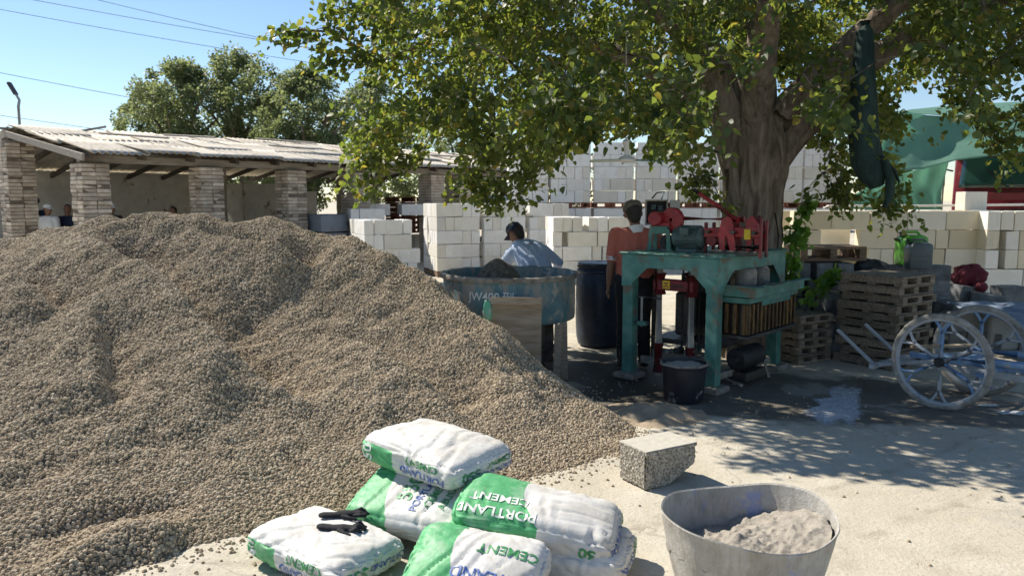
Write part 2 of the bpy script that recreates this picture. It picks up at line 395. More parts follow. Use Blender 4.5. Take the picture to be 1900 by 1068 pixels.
# pellets only where the surface can be seen from near the photograph's side
fx = V[:, 0]*1450/np.maximum(V[:, 1], 1)+950
back = np.where(V[:, 1] > 8.45, 0.0, 1.0)*np.where(fx < -260, 0.0, 1.0)*np.where(V[:, 2] < .004, .25, 1.0)
at_ = me.attributes.new('dens', 'FLOAT', 'POINT'); at_.data.foreach_set('value', back.astype(np.float32))
pile = link('gravel_pile', me); tag(pile, 'tall heap of brown grey pellet gravel with sliding scars', 'gravel pile', kind='stuff')
md = pile.modifiers.new('pellets', 'NODES'); md.node_group = scatter_group('pellet_scatter', M_pebble, .0074, 9800, .0078)
# stray pellets and grit on the yard
mb = MB(); mb.grid(lambda u, v: (-2.9+u*7.4, 2.4+v*6.4, .001), 74, 64); me = mb.mesh('loose_grit', None)
co = np.array([v.co[:] for v in me.vertices]); fd = foot_dist(co[:, 0], co[:, 1])
dn = np.where(fd > 0, 0, np.exp(fd/.09)*.9+.0035*(vnoise(co[:, 0], co[:, 1], 1.7, 8) > .5)+.0026)
at_ = me.attributes.new('dens', 'FLOAT', 'POINT'); at_.data.foreach_set('value', dn.astype(np.float32))
grit = link('loose_grit', me); tag(grit, 'stray gravel pellets and crumbs strewn over the yard', 'gravel', kind='stuff')
ng = scatter_group('grit_scatter', M_pebble, .0075, 5200, .008, .35, 1.3)
jn = [n for n in ng.nodes if n.bl_idname == 'GeometryNodeJoinGeometry'][0]
for l in list(jn.inputs[0].links):
    if l.from_node.bl_idname == 'NodeGroupInput': ng.links.remove(l)
md = grit.modifiers.new('grit', 'NODES'); md.node_group = ng
# sandy dirt ramp between the pile and the press
N = NT('sandy_dirt'); P = N.world(); col = N.ramp(N.noise(P, 9, 8, .7), [(.3, (.30, .23, .155)), (.7, (.46, .37, .265))])
M_sand = N.set(col, .95, 0, N.bump(N.noise(P, 60, 6, .7), .7, .015), .2)
mb = MB()
def sfn(u, v):
    x = .55+u*1.35; y = 5.55+v*1.35; r = math.hypot((x-1.12)/.5, (y-6.15)/.42)
    z = .07*max(0, 1-r)**.8*(1+.9*(mnoise.noise(Vector((x*6, y*6, 0)))))-.012+.012*mnoise.noise(Vector((x*17, y*17, 3)))*(r < 1.1)
    return (x, y, z)
mb.grid(sfn, 60, 60); tag(mb.build('sand_spill', M_sand, smooth=True), 'low spill of tan sand by the bucket', 'sand', kind='stuff')
# puddle
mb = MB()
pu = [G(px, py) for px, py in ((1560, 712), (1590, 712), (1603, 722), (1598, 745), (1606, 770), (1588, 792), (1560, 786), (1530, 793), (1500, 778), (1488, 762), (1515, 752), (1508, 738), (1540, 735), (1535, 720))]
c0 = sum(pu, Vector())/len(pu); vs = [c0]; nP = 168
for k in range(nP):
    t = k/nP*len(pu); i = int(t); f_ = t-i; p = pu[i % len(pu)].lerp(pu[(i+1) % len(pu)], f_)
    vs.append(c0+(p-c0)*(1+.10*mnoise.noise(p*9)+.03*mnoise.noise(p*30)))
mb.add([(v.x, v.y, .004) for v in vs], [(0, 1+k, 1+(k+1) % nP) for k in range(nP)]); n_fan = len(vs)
N = NT('puddle_sky_tint'); P = N.world(); nz = N.noise(P, 26, 7, .7); N.set(N.ramp(N.noise(P, 6, 6, .7), [(.50, (.56, .59, .63)), (.78, (.28, .29, .30))]), N.ramp(nz, [(.5, .18), (.7, .45)]), 0, N.bump(N.noise(P, 30, 4, .6), .04, .003), 1.0); N.b.inputs['IOR'].default_value = 1.9  # pale blue-grey base colour stands in for reflected sky on the water
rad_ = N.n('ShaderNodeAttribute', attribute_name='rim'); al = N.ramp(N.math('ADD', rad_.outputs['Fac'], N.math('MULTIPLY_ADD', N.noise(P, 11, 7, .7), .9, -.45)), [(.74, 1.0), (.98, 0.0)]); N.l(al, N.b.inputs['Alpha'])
def rim_attr(o, centres):
    at2 = o.data.attributes.new('rim', 'FLOAT', 'POINT'); at2.data.foreach_set('value', [0.0 if i in centres else 1.0 for i in range(len(o.data.vertices))]); return o
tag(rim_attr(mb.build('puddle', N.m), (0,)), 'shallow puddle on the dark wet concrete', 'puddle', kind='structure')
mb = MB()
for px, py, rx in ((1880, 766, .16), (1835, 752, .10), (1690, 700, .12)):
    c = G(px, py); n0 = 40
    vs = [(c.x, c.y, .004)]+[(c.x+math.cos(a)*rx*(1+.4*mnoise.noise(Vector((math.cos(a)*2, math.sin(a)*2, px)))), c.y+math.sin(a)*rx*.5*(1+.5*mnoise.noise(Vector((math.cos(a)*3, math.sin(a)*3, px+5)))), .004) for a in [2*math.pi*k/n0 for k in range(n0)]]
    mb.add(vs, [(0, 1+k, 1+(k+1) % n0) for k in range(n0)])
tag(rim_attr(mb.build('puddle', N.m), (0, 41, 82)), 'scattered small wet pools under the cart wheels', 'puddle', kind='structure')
# ================================================================== cement bags
def bag_material():
    N = NT('printed_bag'); a = N.n('ShaderNodeAttribute', attribute_name='bag_co'); sx = N.n('ShaderNodeSeparateXYZ'); N.l(a.outputs['Vector'], sx.inputs[0])
    x, y, z = sx.outputs
    oc = N.coord('Object')
    # printed green field at one end: curved edge on the broad face, straight on the narrow sides
    sh_ = N.n('ShaderNodeAttribute', attribute_type='OBJECT', attribute_name='print_shift')
    curve = N.math('MULTIPLY', N.math('SUBTRACT', 1.0, N.math('MULTIPLY', y, y)), .14)
    lim = N.math('ADD', N.math('ADD', -.36, sh_.outputs['Fac']), N.math('SUBTRACT', N.math('MULTIPLY', y, -.12), curve))
    ot = N.n('ShaderNodeAttribute', attribute_type='OBJECT', attribute_name='broad_print')
    g = N.math('MULTIPLY', N.math('GREATER_THAN', lim, x), N.math('MAXIMUM', ot.outputs['Fac'], N.math('LESS_THAN', z, .62)))
    dust = N.noise(oc, 9, 7, .7); fade = N.noise(oc, 28, 5, .6)
    white = N.ramp(dust, [(.25, (.44, .41, .35)), (.42, (.58, .56, .51)), (.6, (.66, .645, .61)), (.75, (.70, .69, .66))])
    white = N.mix(N.ramp(N.noise(oc, 3.1, 6, .65), [(.5, 0.0), (.68, .6)]), white, (.47, .43, .36))
    green = N.ramp(fade, [(.3, (.05, .30, .10)), (.7, (.10, .42, .17))])
    green = N.mix(N.ramp(dust, [(.5, 0.0), (.75, .5)]), green, (.5, .55, .45))
    col = N.mix(g, white, green)
    wv = N.noise(oc, 420, 2, .5)
    N.b.inputs['Sheen Weight'].default_value = .1
    return N.set(col, .52, 0, N.bump(N.noise(oc, 30, 6, .65), .40, .008, N.bump(wv, .08, .001)), .4)
M_bag = bag_material()
def ink(name, c):
    N = NT(name); f = N.noise(N.coord('Object'), 60, 6, .7); return N.set(N.mix(N.ramp(f, [(.52, 0.0), (.72, .75)]), c, (.70, .69, .65)), .5)
INK = {'green': ink('green_ink', (.03, .24, .07)), 'blue': ink('blue_ink', (.045, .11, .36)), 'white': ink('white_ink', (.74, .75, .70))}
def text_mesh(txt, size, mat, bold=.0):
    cu = bpy.data.curves.new('lettering', 'FONT'); cu.body = txt; cu.size = size; cu.align_x = 'CENTER'; cu.align_y = 'CENTER'; cu.resolution_u = 3; cu.offset = bold
    o = bpy.data.objects.new('tmp', cu); C.objects.link(o); dg = bpy.context.evaluated_depsgraph_get()
    me = bpy.data.meshes.new_from_object(o.evaluated_get(dg)); bpy.data.objects.remove(o); bpy.data.curves.remove(cu)
    bm = bmesh.new(); bm.from_mesh(me); bmesh.ops.triangulate(bm, faces=bm.faces)
    for _ in range(3):
        es = [e for e in bm.edges if e.calc_length() > size*.2]
        if not es: break
        bmesh.ops.subdivide_edges(bm, edges=es, cuts=1); bmesh.ops.triangulate(bm, faces=bm.faces)
    bm.to_mesh(me); bm.free(); me.materials.clear(); me.materials.append(mat); me.name = 'lettering'; return me
def make_bag(label, loc, rot, seed, dims=(.32, .21, .075), bend=None, texts=()):
    A, B_, H = dims
    def m(p):
        x, y, z = p; rr = .42
        # rounded box
        q = Vector((x*A, y*B_, z*H)); r = H*.62; inn = Vector((max(-A+r, min(A-r, q.x)), max(-B_+r, min(B_-r, q.y)), max(-H+r, min(H-r, q.z))))
        d = q-inn
        if d.length > 1e-9: q = inn+d.normalized()*r
        ex = abs(x)**5; ey = abs(y)**3
        # stuffed belly, thinner near the ends, drawn-in seams
        q.z *= (1+.22*(1-x*x)*(1-y*y))*(1-.16*ex)*(1-.12*ey)
        q.y *= 1+.05*(1-z*z)-.06*ex; q.x *= 1+.025*(1-z*z)-.035*y*y
        s = Vector((seed*3.1, seed*1.7, 0))
        n1 = mnoise.noise(Vector((q.x*3.2, q.y*3.6, q.z*3))+s)*.016+mnoise.noise(Vector((q.x*7, q.y*8, q.z*6))+s)*.004
        # pleats gathered at the ends, long folds that cross the faces, fine crinkles
        rim = max(0, (abs(x)-.45)/.55)
        cre = mnoise.noise(Vector((y*6.5+z*1.7, abs(x)*1.1+seed*5, z*2.2))); n2 = -max(0, .30-abs(cre))*.018*rim*rim
        ca_, sa_ = math.cos(.65+.2*seed), math.sin(.65+.2*seed); l1, l2 = q.x*ca_+q.y*sa_, -q.x*sa_+q.y*ca_
        wp_ = .03*mnoise.noise(Vector((q.x*6, q.y*6, seed)))
        m1 = max(0, min(1, .5+1.6*mnoise.noise(Vector((q.x*4.5, q.y*4.5, seed*7.7)))))
        f1 = mnoise.noise(Vector(((l1+wp_)*2.2, (l2+wp_)*17, seed*2.3+z*.8))); n3 = -max(0, .20-abs(f1))*.07*m1
        f3 = mnoise.noise(Vector(((l2-wp_)*2.6, (l1+wp_)*21, seed*5.9+z*.9))); n3 -= max(0, .16-abs(f3))*.045*(1-m1)
        f4 = mnoise.noise(Vector((q.x*38, q.y*13, q.z*22+seed))); n3 -= max(0, .22-abs(f4))*.007*(1-abs(z)*.5)
        dirv = Vector((q.x*.25, q.y*.35, q.z*2.0)); dirv.normalize()
        q = q+dirv*(n1+n2+n3)
        if bend: q = bend(q, x, y)
        return q
    n = 46; vd = {}; V = []; Fc = []; CO = []
    cb = bmesh.new(); bmesh.ops.create_cube(cb, size=2); bmesh.ops.subdivide_edges(cb, edges=cb.edges, cuts=n, use_grid_fill=True)
    cb.verts.ensure_lookup_table()
    for v in cb.verts:
        CO.append(tuple(v.co)); V.append(tuple(m(v.co)))
    Fc = [tuple(v.index for v in f.verts) for f in cb.faces]; cb.free()
    me = bpy.data.meshes.new('cement_bag'); me.from_pydata(V, [], Fc); me.polygons.foreach_set('use_smooth', [True]*len(me.polygons)); me.materials.append(M_bag)
    a = me.attributes.new('bag_co', 'FLOAT_VECTOR', 'POINT'); a.data.foreach_set('vector', np.array(CO, np.float32).ravel())
    o = link('cement_bag', me); o.location = loc; o.rotation_euler = rot
    tag(o, label, 'cement bag', 'cement bags heaped by the gravel'); o['broad_print'] = float(seed not in (1, 6, 8)); o['print_shift'] = {5: .30, 2: .16, 3: .05}.get(seed, 0.0)
    for txt, size, colr, face, u, v, ang in texts:      # u,v are cube coordinates on that face; size in metres
        tm = text_mesh(txt, size, INK[colr], size*.018); ca, sa = math.cos(ang), math.sin(ang)
        for vt in tm.vertices:
            X_, Y_ = vt.co.x*ca-vt.co.y*sa, vt.co.x*sa+vt.co.y*ca
            if face == 'top': p = (u+X_/A, v+Y_/B_, 1)
            elif face == 'front': p = (u+X_/A, -1, v+Y_/H)
            elif face == 'back': p = (u-X_/A, 1, v+Y_/H)
            else: p = (1, u+X_/B_, v+Y_/H)
            p = Vector([max(-1, min(1, c)) for c in p]); b0 = m(p); e = .02
            if face == 'top': nrm = (m(p+Vector((e, 0, 0)))-m(p-Vector((e, 0, 0)))).cross(m(p+Vector((0, e, 0)))-m(p-Vector((0, e, 0))))
            elif face == 'front': nrm = (m(p+Vector((e, 0, 0)))-m(p-Vector((e, 0, 0)))).cross(m(p+Vector((0, 0, e)))-m(p-Vector((0, 0, e))))
            elif face == 'back': nrm = -(m(p+Vector((e, 0, 0)))-m(p-Vector((e, 0, 0)))).cross(m(p+Vector((0, 0, e)))-m(p-Vector((0, 0, e))))
            else: nrm = (m(p+Vector((0, e, 0)))-m(p-Vector((0, e, 0)))).cross(m(p+Vector((0, 0, e)))-m(p-Vector((0, 0, e))))
            vt.co = b0+nrm.normalized()*(.003 if face == 'top' else .0048)
        link('lettering', tm, o)
    return o
PI = math.pi
T_END = lambda: [('550', .066, 'green', 'end', -.45, 0, PI), ('PORTLAND', .036, 'blue', 'end', .38, -.36, PI), ('CEMENT', .036, 'green', 'end', .38, .25, PI)]
def droop(k, side=1):
    def f(q, x, y): q.z -= k*max(0, side*x)**2; return q
    return f
BAGS = {}
# six bags; every one lies on the yard or on the bags below it
BAGS['fl'] = make_bag('cement bag lying on the yard with the black gloves on it', (-0.885, 3.55, 0.086), (R(-1), R(2), R(-36)), 1, (0.33, 0.225, 0.08), None,
    [('550', .09, 'green', 'end', -.5, 0, PI), ('PORTLAND', .05, 'blue', 'end', .42, .1, PI), ('50', .09, 'white', 'front', -.78, 0, PI/2), ('CEMENT', .064, 'green', 'front', .36, .42, PI), ('PORTLAND', .062, 'blue', 'front', .36, -.36, PI)])
BAGS['fc'] = make_bag('cement bag sagging on its edge with a rounded green end and pale blue lettering', (-0.155, 3.23, 0.115), (R(22), R(3), R(-16)), 2, (0.3, 0.2, 0.085), None,
    [('550', .09, 'green', 'end', -.2, 0.1, PI), ('PORTLAND', .078, 'blue', 'top', .40, -.45, PI), ('CEMENT', .07, 'green', 'top', .45, .25, PI)])
BAGS['rb'] = make_bag('cement bag flat on the yard below the arched bag', (0.245, 3.53, 0.08), (R(0), R(-1), R(-15)), 3, (0.32, 0.2, 0.078), None,
    [('550', .085, 'green', 'end', .42, 0.1, 0), ('PORTLAND', .046, 'blue', 'end', -.45, .05, 0)])
BAGS['u'] = make_bag('cement bag tilted below the topmost bag showing a big green 550', (-0.45, 3.87, 0.190), (R(20), R(0), R(-24)), 4, (0.35, 0.24, 0.075), None,
    [('550', .13, 'green', 'top', -.12, -.1, PI*.5), ('PORTLAND', .058, 'blue', 'top', .12, -.1, PI*.5), ('CEMENT', .058, 'green', 'top', .30, -.1, PI*.5), ('ABUSAN', .058, 'green', 'top', .52, -.1, PI*.5)])
BAGS['u2'] = make_bag('cement bag mostly hidden under the topmost bag on the gravel side', (-0.27, 4.16, 0.085), (R(0), R(0), R(-30)), 8, (0.33, 0.23, 0.08), None, [('550', .06, 'green', 'end', 0, .1, PI)])
BAGS['r'] = make_bag('arched cement bag lying across two others with green end reading portland cement', (0.125, 3.57, 0.225), (R(10), R(7), R(-11)), 5, (0.385, 0.2, 0.08), droop(.02, 1),
    [('PORTLAND', .078, 'white', 'top', -.50, -.72, PI), ('CEMENT', .075, 'white', 'top', -.48, -.22, PI), ('550', .085, 'green', 'end', .50, .1, 0), ('PORTLAND', .046, 'blue', 'end', -.40, .38, 0), ('CEMENT', .046, 'green', 'end', -.40, -.30, 0), ('50', .08, 'green', 'front', .68, .1, PI)])
BAGS['t'] = make_bag('topmost cement bag of the heap with deep folds', (-0.40, 4.05, 0.385), (R(2), R(3), R(-40)), 6, (0.355, 0.235, 0.088), None,
    [('50', .09, 'white', 'front', -.76, 0, PI/2), ('PORTLAND', .062, 'blue', 'front', .38, -.35, PI), ('CEMENT', .062, 'green', 'front', .36, .42, PI), ('550', .09, 'green', 'end', -.48, 0, PI), ('PORTLAND', .05, 'blue', 'end', .42, -.36, PI), ('CEMENT', .05, 'green', 'end', .42, .30, PI)])

# ------------------------------------------------------------------ work gloves
M_glove = pm('glove_knit', [(.012, .012, .014), (.03, .03, .033)], 30, .95, .6, 260, .003, rnd=0)
def glove(label, loc, rz, seed):
    rr = random.Random(seed); parts = [([(-.05, 0, .010), (.0, 0, .014), (.05, 0, .011)], [.022, .026, .026], .62)]
    for k in range(4):
        y = -.030+.020*k; bz = rr.uniform(.0, .028); L = (.055, .07, .072, .058)[k]*rr.uniform(.6, 1.0)
        parts.append(([(.045, y*.8, .012), (.045+L*.5, y*1.2, .016+bz), (.045+L, y*1.25+rr.uniform(-.022, .022), .011)], [.0105, .0098, .0085], .9))
    parts.append(([(-.01, -.025, .012), (.02, -.048, .013), (.05, -.058, .010)], [.012, .010, .009], .9))
    parts.append(([(-.06, 0, .011), (-.105, .004, .010)], [.024, .025], .5))
    me = fuse_mesh('glove', parts, .0042, M_glove, 2); o = link('work_glove', me); o.location = loc; o.rotation_euler = (R(4), R(3), rz)
    return tag(o, label, 'glove', 'pair of gloves on the cement bag')
def on_bag(px, py, z): return G(px, py, z)
g1 = on_bag(640, 950, .19); g2 = on_bag(636, 977, .185)
glove('black knit glove lying at the back of the white cement bag', (g1.x, g1.y, .170), R(14), 1)
glove('black knit glove with bent fingers lying in front of the other glove', (g2.x, g2.y, .168), R(-4), 5)

# ------------------------------------------------------------------ rough concrete block
N = NT('open_concrete'); co = N.coord('Object', False); vr = N.n('ShaderNodeTexVoronoi'); vr.inputs['Scale'].default_value = 62; N.l(co, vr.inputs['Vector'])
holes = N.ramp(N.noise(co, 75, 5, .7), [(.38, 0.0), (.47, 1.0)])
col = N.mix(holes, (.20, .18, .145), N.ramp(vr.outputs['Color'], [(.2, (.30, .275, .225)), (.8, (.46, .425, .355))]))
nrm = N.t.nodes.new('ShaderNodeNewGeometry'); sz = N.n('ShaderNodeSeparateXYZ'); N.l(co, sz.inputs[0])
topm = N.ramp(sz.outputs[2], [(.231, 0.0), (.236, 1.0)])
col = N.mix(topm, col, N.ramp(N.noise(co, 30, 6, .6), [(.3, (.43, .40, .335)), (.7, (.52, .485, .41))]))
hgt = N.math('MULTIPLY', N.math('SUBTRACT', 1.0, topm), N.math('ADD', N.math('MULTIPLY', holes, .9), vr.outputs['Distance']))
M_open = N.set(col, .95, 0, N.bump(hgt, .8, .012), .2)
bm = bmesh.new(); bmesh.ops.create_cube(bm, size=1); bmesh.ops.subdivide_edges(bm, edges=bm.edges, cuts=34, use_grid_fill=True)
for v in bm.verts:
    x, y, z = v.co; p = Vector((x*.40, y*.26, (z+.5)*.24))
    n = mnoise.noise(p*70); n2 = mnoise.noise(p*25+Vector((5, 0, 0)))
    side = 1-max(0, min(1, (z-.44)*20))
    p += Vector((x, y, 0)).normalized()*(.005*n+.004*n2)*side
    e = sum(1 for c in (abs(x), abs(y), abs(z)) if c > .46)
    if e >= 2 and z < .4: p -= Vector((x*.03, y*.03, z*.02))*(.6+.8*mnoise.noise(p*30))
    if z > .44: p += Vector((0, 0, .0015*n2))
    # broken lower right corner
    k = (x*.9-y*.5-(z)*1.1)-.72
    if k > 0: p += Vector((-.10, .05, .10))*min(1, k*2.2)*(1+.5*mnoise.noise(p*22))
    v.co = p
me = bpy.data.meshes.new('concrete_block'); bm.to_mesh(me); bm.free(); me.materials.append(M_open); me.polygons.foreach_set('use_smooth', [True]*len(me.polygons)); me.set_sharp_from_angle(angle=R(38))
o = link('concrete_block', me); c = G(1222, 893); o.location = (c.x, c.y+.05, 0); o.rotation_euler = (0, 0, R(30))
tag(o, 'rough porous concrete block with smooth top and broken corner alone on the yard', 'concrete block')

# ------------------------------------------------------------------ tub of cement
N = NT('tub_plastic'); co = N.coord('Object', False); f = N.noise(co, 7, 8, .7, .3); st = N.noise(N.coord('Object', False, (9, 9, 2)), 2.5, 8, .7)
col = N.ramp(f, [(.28, (.27, .245, .205)), (.45, (.40, .375, .33)), (.62, (.49, .47, .43)), (.78, (.58, .57, .55))])
col = N.mix(N.ramp(st, [(.50, 0.0), (.64, .6)]), col, (.30, .265, .21))
col = N.mix(N.ramp(N.noise(co, 4.1, 7, .65), [(.585, 0.0), (.64, .8)]), col, (.30, .34, .55))
M_tub = N.set(col, .72, 0, N.bump(N.noise(co, 38, 8, .75), .9, .012), .35)
tc = G(1382, 948, .44); th = thing('plastic_tub', 'large dusty grey plastic tub with a warped rim half full of dry cement', 'tub', (tc.x, tc.y-.02, 0), R(10))
def wob(r, z, a):
    k = z/.45
    rr = r*(1+.05*math.cos(2*a+.3)*k+.02*math.cos(3*a+1)*k+.006*math.sin(9*a))
    zz = z+k*k*k*(.018*math.cos(2*a-1.0)-.045*math.exp(-((a-4.6+PI) % (2*PI)-PI)**2/.5)+.012*math.sin(3*a+.5))
    return rr, zz
th.scale = (.91, .91, 1); prof = [(.02, .0), (.245, 0), (.265, .01), (.30, .12), (.335, .26), (.358, .38), (.366, .435), (.371, .446), (.368, .452), (.360, .446), (.352, .38), (.328, .26), (.292, .12), (.255, .02), (.02, .018)]
MB().lathe(prof, 96, wob=wob).build('shell', M_tub, th, smooth=True)
N = NT('cement_powder'); P = N.coord('Object', False); f = N.noise(P, 40, 7, .75)
M_powder = N.set(N.ramp(f, [(.3, (.27, .24, .20)), (.7, (.45, .41, .345))]), .97, 0, N.bump(f, .9, .012, N.bump(N.noise(P, 150, 3, .6), .6, .004)), .15)
def pow_fn(u, v):
    a = u*2*PI; r = v; rx, _ = wob(.345*r, .34, a); x, y = rx*math.cos(a), rx*math.sin(a)
    z = .305+.05*math.exp(-((x+.02)**2+(y+.03)**2)/.018)+.10*max(0, (x-.03)/.3)+.02*mnoise.noise(Vector((x*14, y*14, 1)))+.010*mnoise.noise(Vector((x*45, y*45, 2)))-.04*max(0, y)/.3
    z += .018*max(0, mnoise.noise(Vector((x*30, y*30, 7))))
    return (x, y, z)
mb = MB(); mb.grid(pow_fn, 110, 46)
o = mb.build('cement_heap', M_powder, None, smooth=True); o.scale = (.91, .91, 1); o.location = th.location; o.rotation_euler = th.rotation_euler
tag(o, 'lumpy grey cement powder inside the warped plastic tub', 'cement powder')
# ================================================================== machine materials
M_teal = pm('teal_paint', [(.035, .11, .09), (.07, .20, .165), (.13, .27, .225)], 5, .55, .4, 45, .004, rnd=.12, dirt=(.15, .125, .09), dscale=6, dthr=.535)
M_red = pm('red_paint', [(.15, .012, .016), (.28, .022, .028), (.36, .04, .045)], 9, .42, .2, 60, .002, rnd=.1, dirt=(.10, .06, .045), dscale=9, dthr=.57)
M_darkred = pm('dark_red_paint', [(.10, .012, .014), (.21, .022, .024)], 9, .5, .2, 60, .002, rnd=.1, dirt=(.05, .03, .025), dscale=8, dthr=.56)
M_chrome = pm('polished_rod', [(.60, .60, .59), (.78, .78, .76)], 20, .28, .1, 90, .001, metal=.55, rnd=0)
M_steel = pm('greasy_steel', [(.035, .034, .032), (.10, .095, .085)], 12, .45, .35, 70, .003, metal=.5, rnd=.2, dirt=(.09, .07, .05), dscale=7)
M_motor = pm('motor_grey_green', [(.04, .07, .07), (.09, .13, .125)], 10, .5, .2, 60, .002, rnd=0, dirt=(.10, .085, .065), dscale=6)
M_rust = pm('oily_rust', [(.02, .012, .008), (.075, .042, .015), (.22, .125, .035)], 8, .5, .35, 50, .004, rnd=.7, stretch=(3, 3, .8))
M_black = pm('black_rubber', [(.012, .012, .012), (.03, .03, .03)], 14, .6, .3, 60, .003, rnd=.1, dirt=(.10, .09, .075), dscale=6, dthr=.6)
M_yellow = pm('yellow_label', [(.55, .38, .02), (.65, .47, .03)], 20, .5, .05, 60, .001, rnd=0)
M_mud = pm('dried_mortar', [(.13, .115, .095), (.24, .215, .18), (.33, .30, .25)], 14, .95, .7, 45, .012, rnd=.15)
M_grey = pm('grey_enamel', [(.42, .41, .36), (.55, .54, .49)], 8, .5, .1, 50, .002, rnd=0, dirt=(.25, .22, .17), dscale=5, dthr=.6)

# ------------------------------------------------------------------ block press (origin at the near corner leg; x runs along the front, y along the side)
TH = R(-42); press = thing('block_press', 'green steel block making press with red levers on its deck under the tree', 'press', (1.80, 6.80, 0), TH)
L, W, HT = .99, 1.40, 1.21
def p_(mb, name, mat, bev=.004, smooth=False, par=None): return mb.build(name, mat, par or press, bev, smooth)
lw = .108
for (x, y) in ((-L, 0), (-lw, 0), (-L, W-lw), (-lw, W-lw)):
    lg = p_(MB().box((x+lw/2, y+lw/2, .56), (lw, lw, 1.0)), 'leg', M_teal)
    fl = MB().box((x+lw/2, y+lw/2, .03), (.24, .24, .06)); 
    b_ = fl.build('foot', M_mud, lg, .015)
# portal plates with chamfered gussets
def portal(n0, n1):
    g = .17
    return [(n0, 1.075), (n0, HT-.005), (n1, HT-.005), (n1, 1.075), (n1, .90), (n1-lw-.004, .90), (n1-lw-.004, .93), (n1-lw-g, 1.085), (n0+lw+g, 1.085), (n0+lw+.004, .93), (n0+lw+.004, .90), (n0, .90)]
o1 = portal(-L-.004, .004); mbp = MB().prism(o1, None, lambda u, w_, t: (u, -.012+t*.010, w_)); p_(mbp, 'front_beam', M_teal, .002)
mbp = MB().prism(o1, None, lambda u, w_, t: (u, W+.002+t*.010, w_)); p_(mbp, 'rear_beam', M_teal, .002)
o2 = portal(-.004, W+.004); mbp = MB().prism(o2, None, lambda u, w_, t: (.002+t*.010, u, w_)); p_(mbp, 'side_beam', M_teal, .002)
mbp = MB().prism(o2, None, lambda u, w_, t: (-L-.012+t*.010, u, w_)); p_(mbp, 'side_beam', M_teal, .002)
p_(MB().box((-L/2, W/2, HT+.006), (L+.06, W+.06, .018)), 'deck', M_teal)
p_(MB().box((-L/2, .07, 1.14), (L-.30, .10, .10)), 'cross_beam', M_teal); p_(MB().box((-L/2, W-.07, 1.14), (L-.30, .10, .10)), 'cross_beam', M_teal)
p_(MB().box((-L/2, .20, .17), (L-.2, .06, .07)), 'lower_brace', M_mud); p_(MB().box((-.07, W/2, .12), (.06, W-.3, .06)), 'lower_brace', M_mud)
# twin guide columns and crosshead
for x in (-.68, -.34):
    p_(MB().cyl((x, .16, .32), (x, .16, 1.20), .040, 20), 'guide_rod', M_chrome, 0, True)
    p_(MB().cyl((x, .16, .08), (x, .16, .36), .052, 18), 'rod_boot', M_darkred, 0, True)
    p_(MB().cyl((x, .16, 1.07), (x, .16, 1.20), .050, 16), 'rod_collar', M_steel, 0, True)
    p_(MB().cyl((x, .16, .83), (x, .16, 1.03), .066, 20), 'bush', M_darkred, .006, True)
ch = p_(MB().box((-.51, .16, .925), (.42, .11, .10)), 'crosshead', M_darkred, .006)
pl = MB().box((-.575,   .102, .93), (.075, .004, .075)).build('warning_plate', M_yellow, ch, 0)
mk = MB(); mk.box((-.575,   .098, .945), (.045, .003, .010)); mk.box((-.575,   .098, .925), (.010, .003, .03)); mk.box((-.557,   .098, .912), (.012, .003, .016)); mk.box((-.595,   .098, .912), (.010, .003, .02)); mk.build('warning_mark', M_red, pl)
for x in (-.60, -.42): p_(MB().tube([(x+.09, .30, 1.2), (x+.09, .30, .3)], .012, 8), 'chain', M_black, 0)
p_(MB().cyl((-.86, .06, .80), (-.60, .06, .80), .012, 8), 'spring_bar', M_steel, 0)
p_(MB().cyl((-.80, .04, .52), (-.80, .04, .80), .013, 8), 'lever_rod', M_chrome, 0, True)
p_(MB().box((-.79, .04, .55), (.09, .05, .04)), 'clamp', M_teal); p_(MB().cyl((-.88, .04, .56), (-.70, .04, .56), .011, 8), 'clamp_bolt', M_steel)
# ejector table and linkages low inside the frame
p_(MB().box((-.5, .75, .36), (.7, .9, .05)), 'base_plate', M_steel); p_(MB().box((-.5, .3, .22), (.62, .10, .10)), 'linkage', M_mud, .01)
for k, (x, y, z) in enumerate(((-.62, .25, .27), (-.5, .22, .30), (-.42, .3, .28), (-.3, .25, .24), (-.22, .3, .34), (-.7, .3, .22))):
    p_(MB().cyl((x, y-.04, z), (x, y+.06, z), .028+.01*(k % 3), 12), 'pin', M_steel if k % 2 else M_mud, .004)
p_(MB().box((-.55, .55, .62), (.22, .28, .42)), 'gear_housing', M_steel, .02)
p_(MB().box((-.74, .95, .70), (.16, .3, .55)), 'hopper_wall', M_steel, .01)
# mould box: ribbed faces under a feed tray
bx0, bx1, by0, by1, bz0, bz1 = -.14, .20, .20, 1.25, .50, .83
p_(MB().box(((bx0+bx1)/2, (by0+by1)/2, (bz0+bz1)/2), (bx1-bx0-.10, by1-by0-.10, bz1-bz0-.02)), 'mould_core', M_black, .004)
for z, h_ in ((bz0, .03), (bz1, .05)):
    p_(MB().box(((bx0+bx1)/2, (by0+by1)/2, z), (bx1-bx0+.02, by1-by0+.02, h_)), 'mould_rim', M_steel if z < .6 else M_teal, .004)
for k in range(13):
    y = by0+.03+(by1-by0-.06)*k/12; p_(MB().box((bx1-.02, y, (bz0+bz1)/2-.005), (.045, .028, bz1-bz0-.06)), 'rib', M_rust, .003)
for k in range(4):
    x = bx0+.05+(bx1-bx0-.10)*k/3; p_(MB().box((x, by0+.02, (bz0+bz1)/2-.005), (.034, .045, bz1-bz0-.06)), 'rib', M_rust, .003)
p_(MB().box((bx1+.002, (by0+by1)/2+.05, .80), (.012, .62, .07)), 'mould_band', M_teal, .002)
ty0, ty1, tx0, tx1 = .16, 1.24, -.16, .27
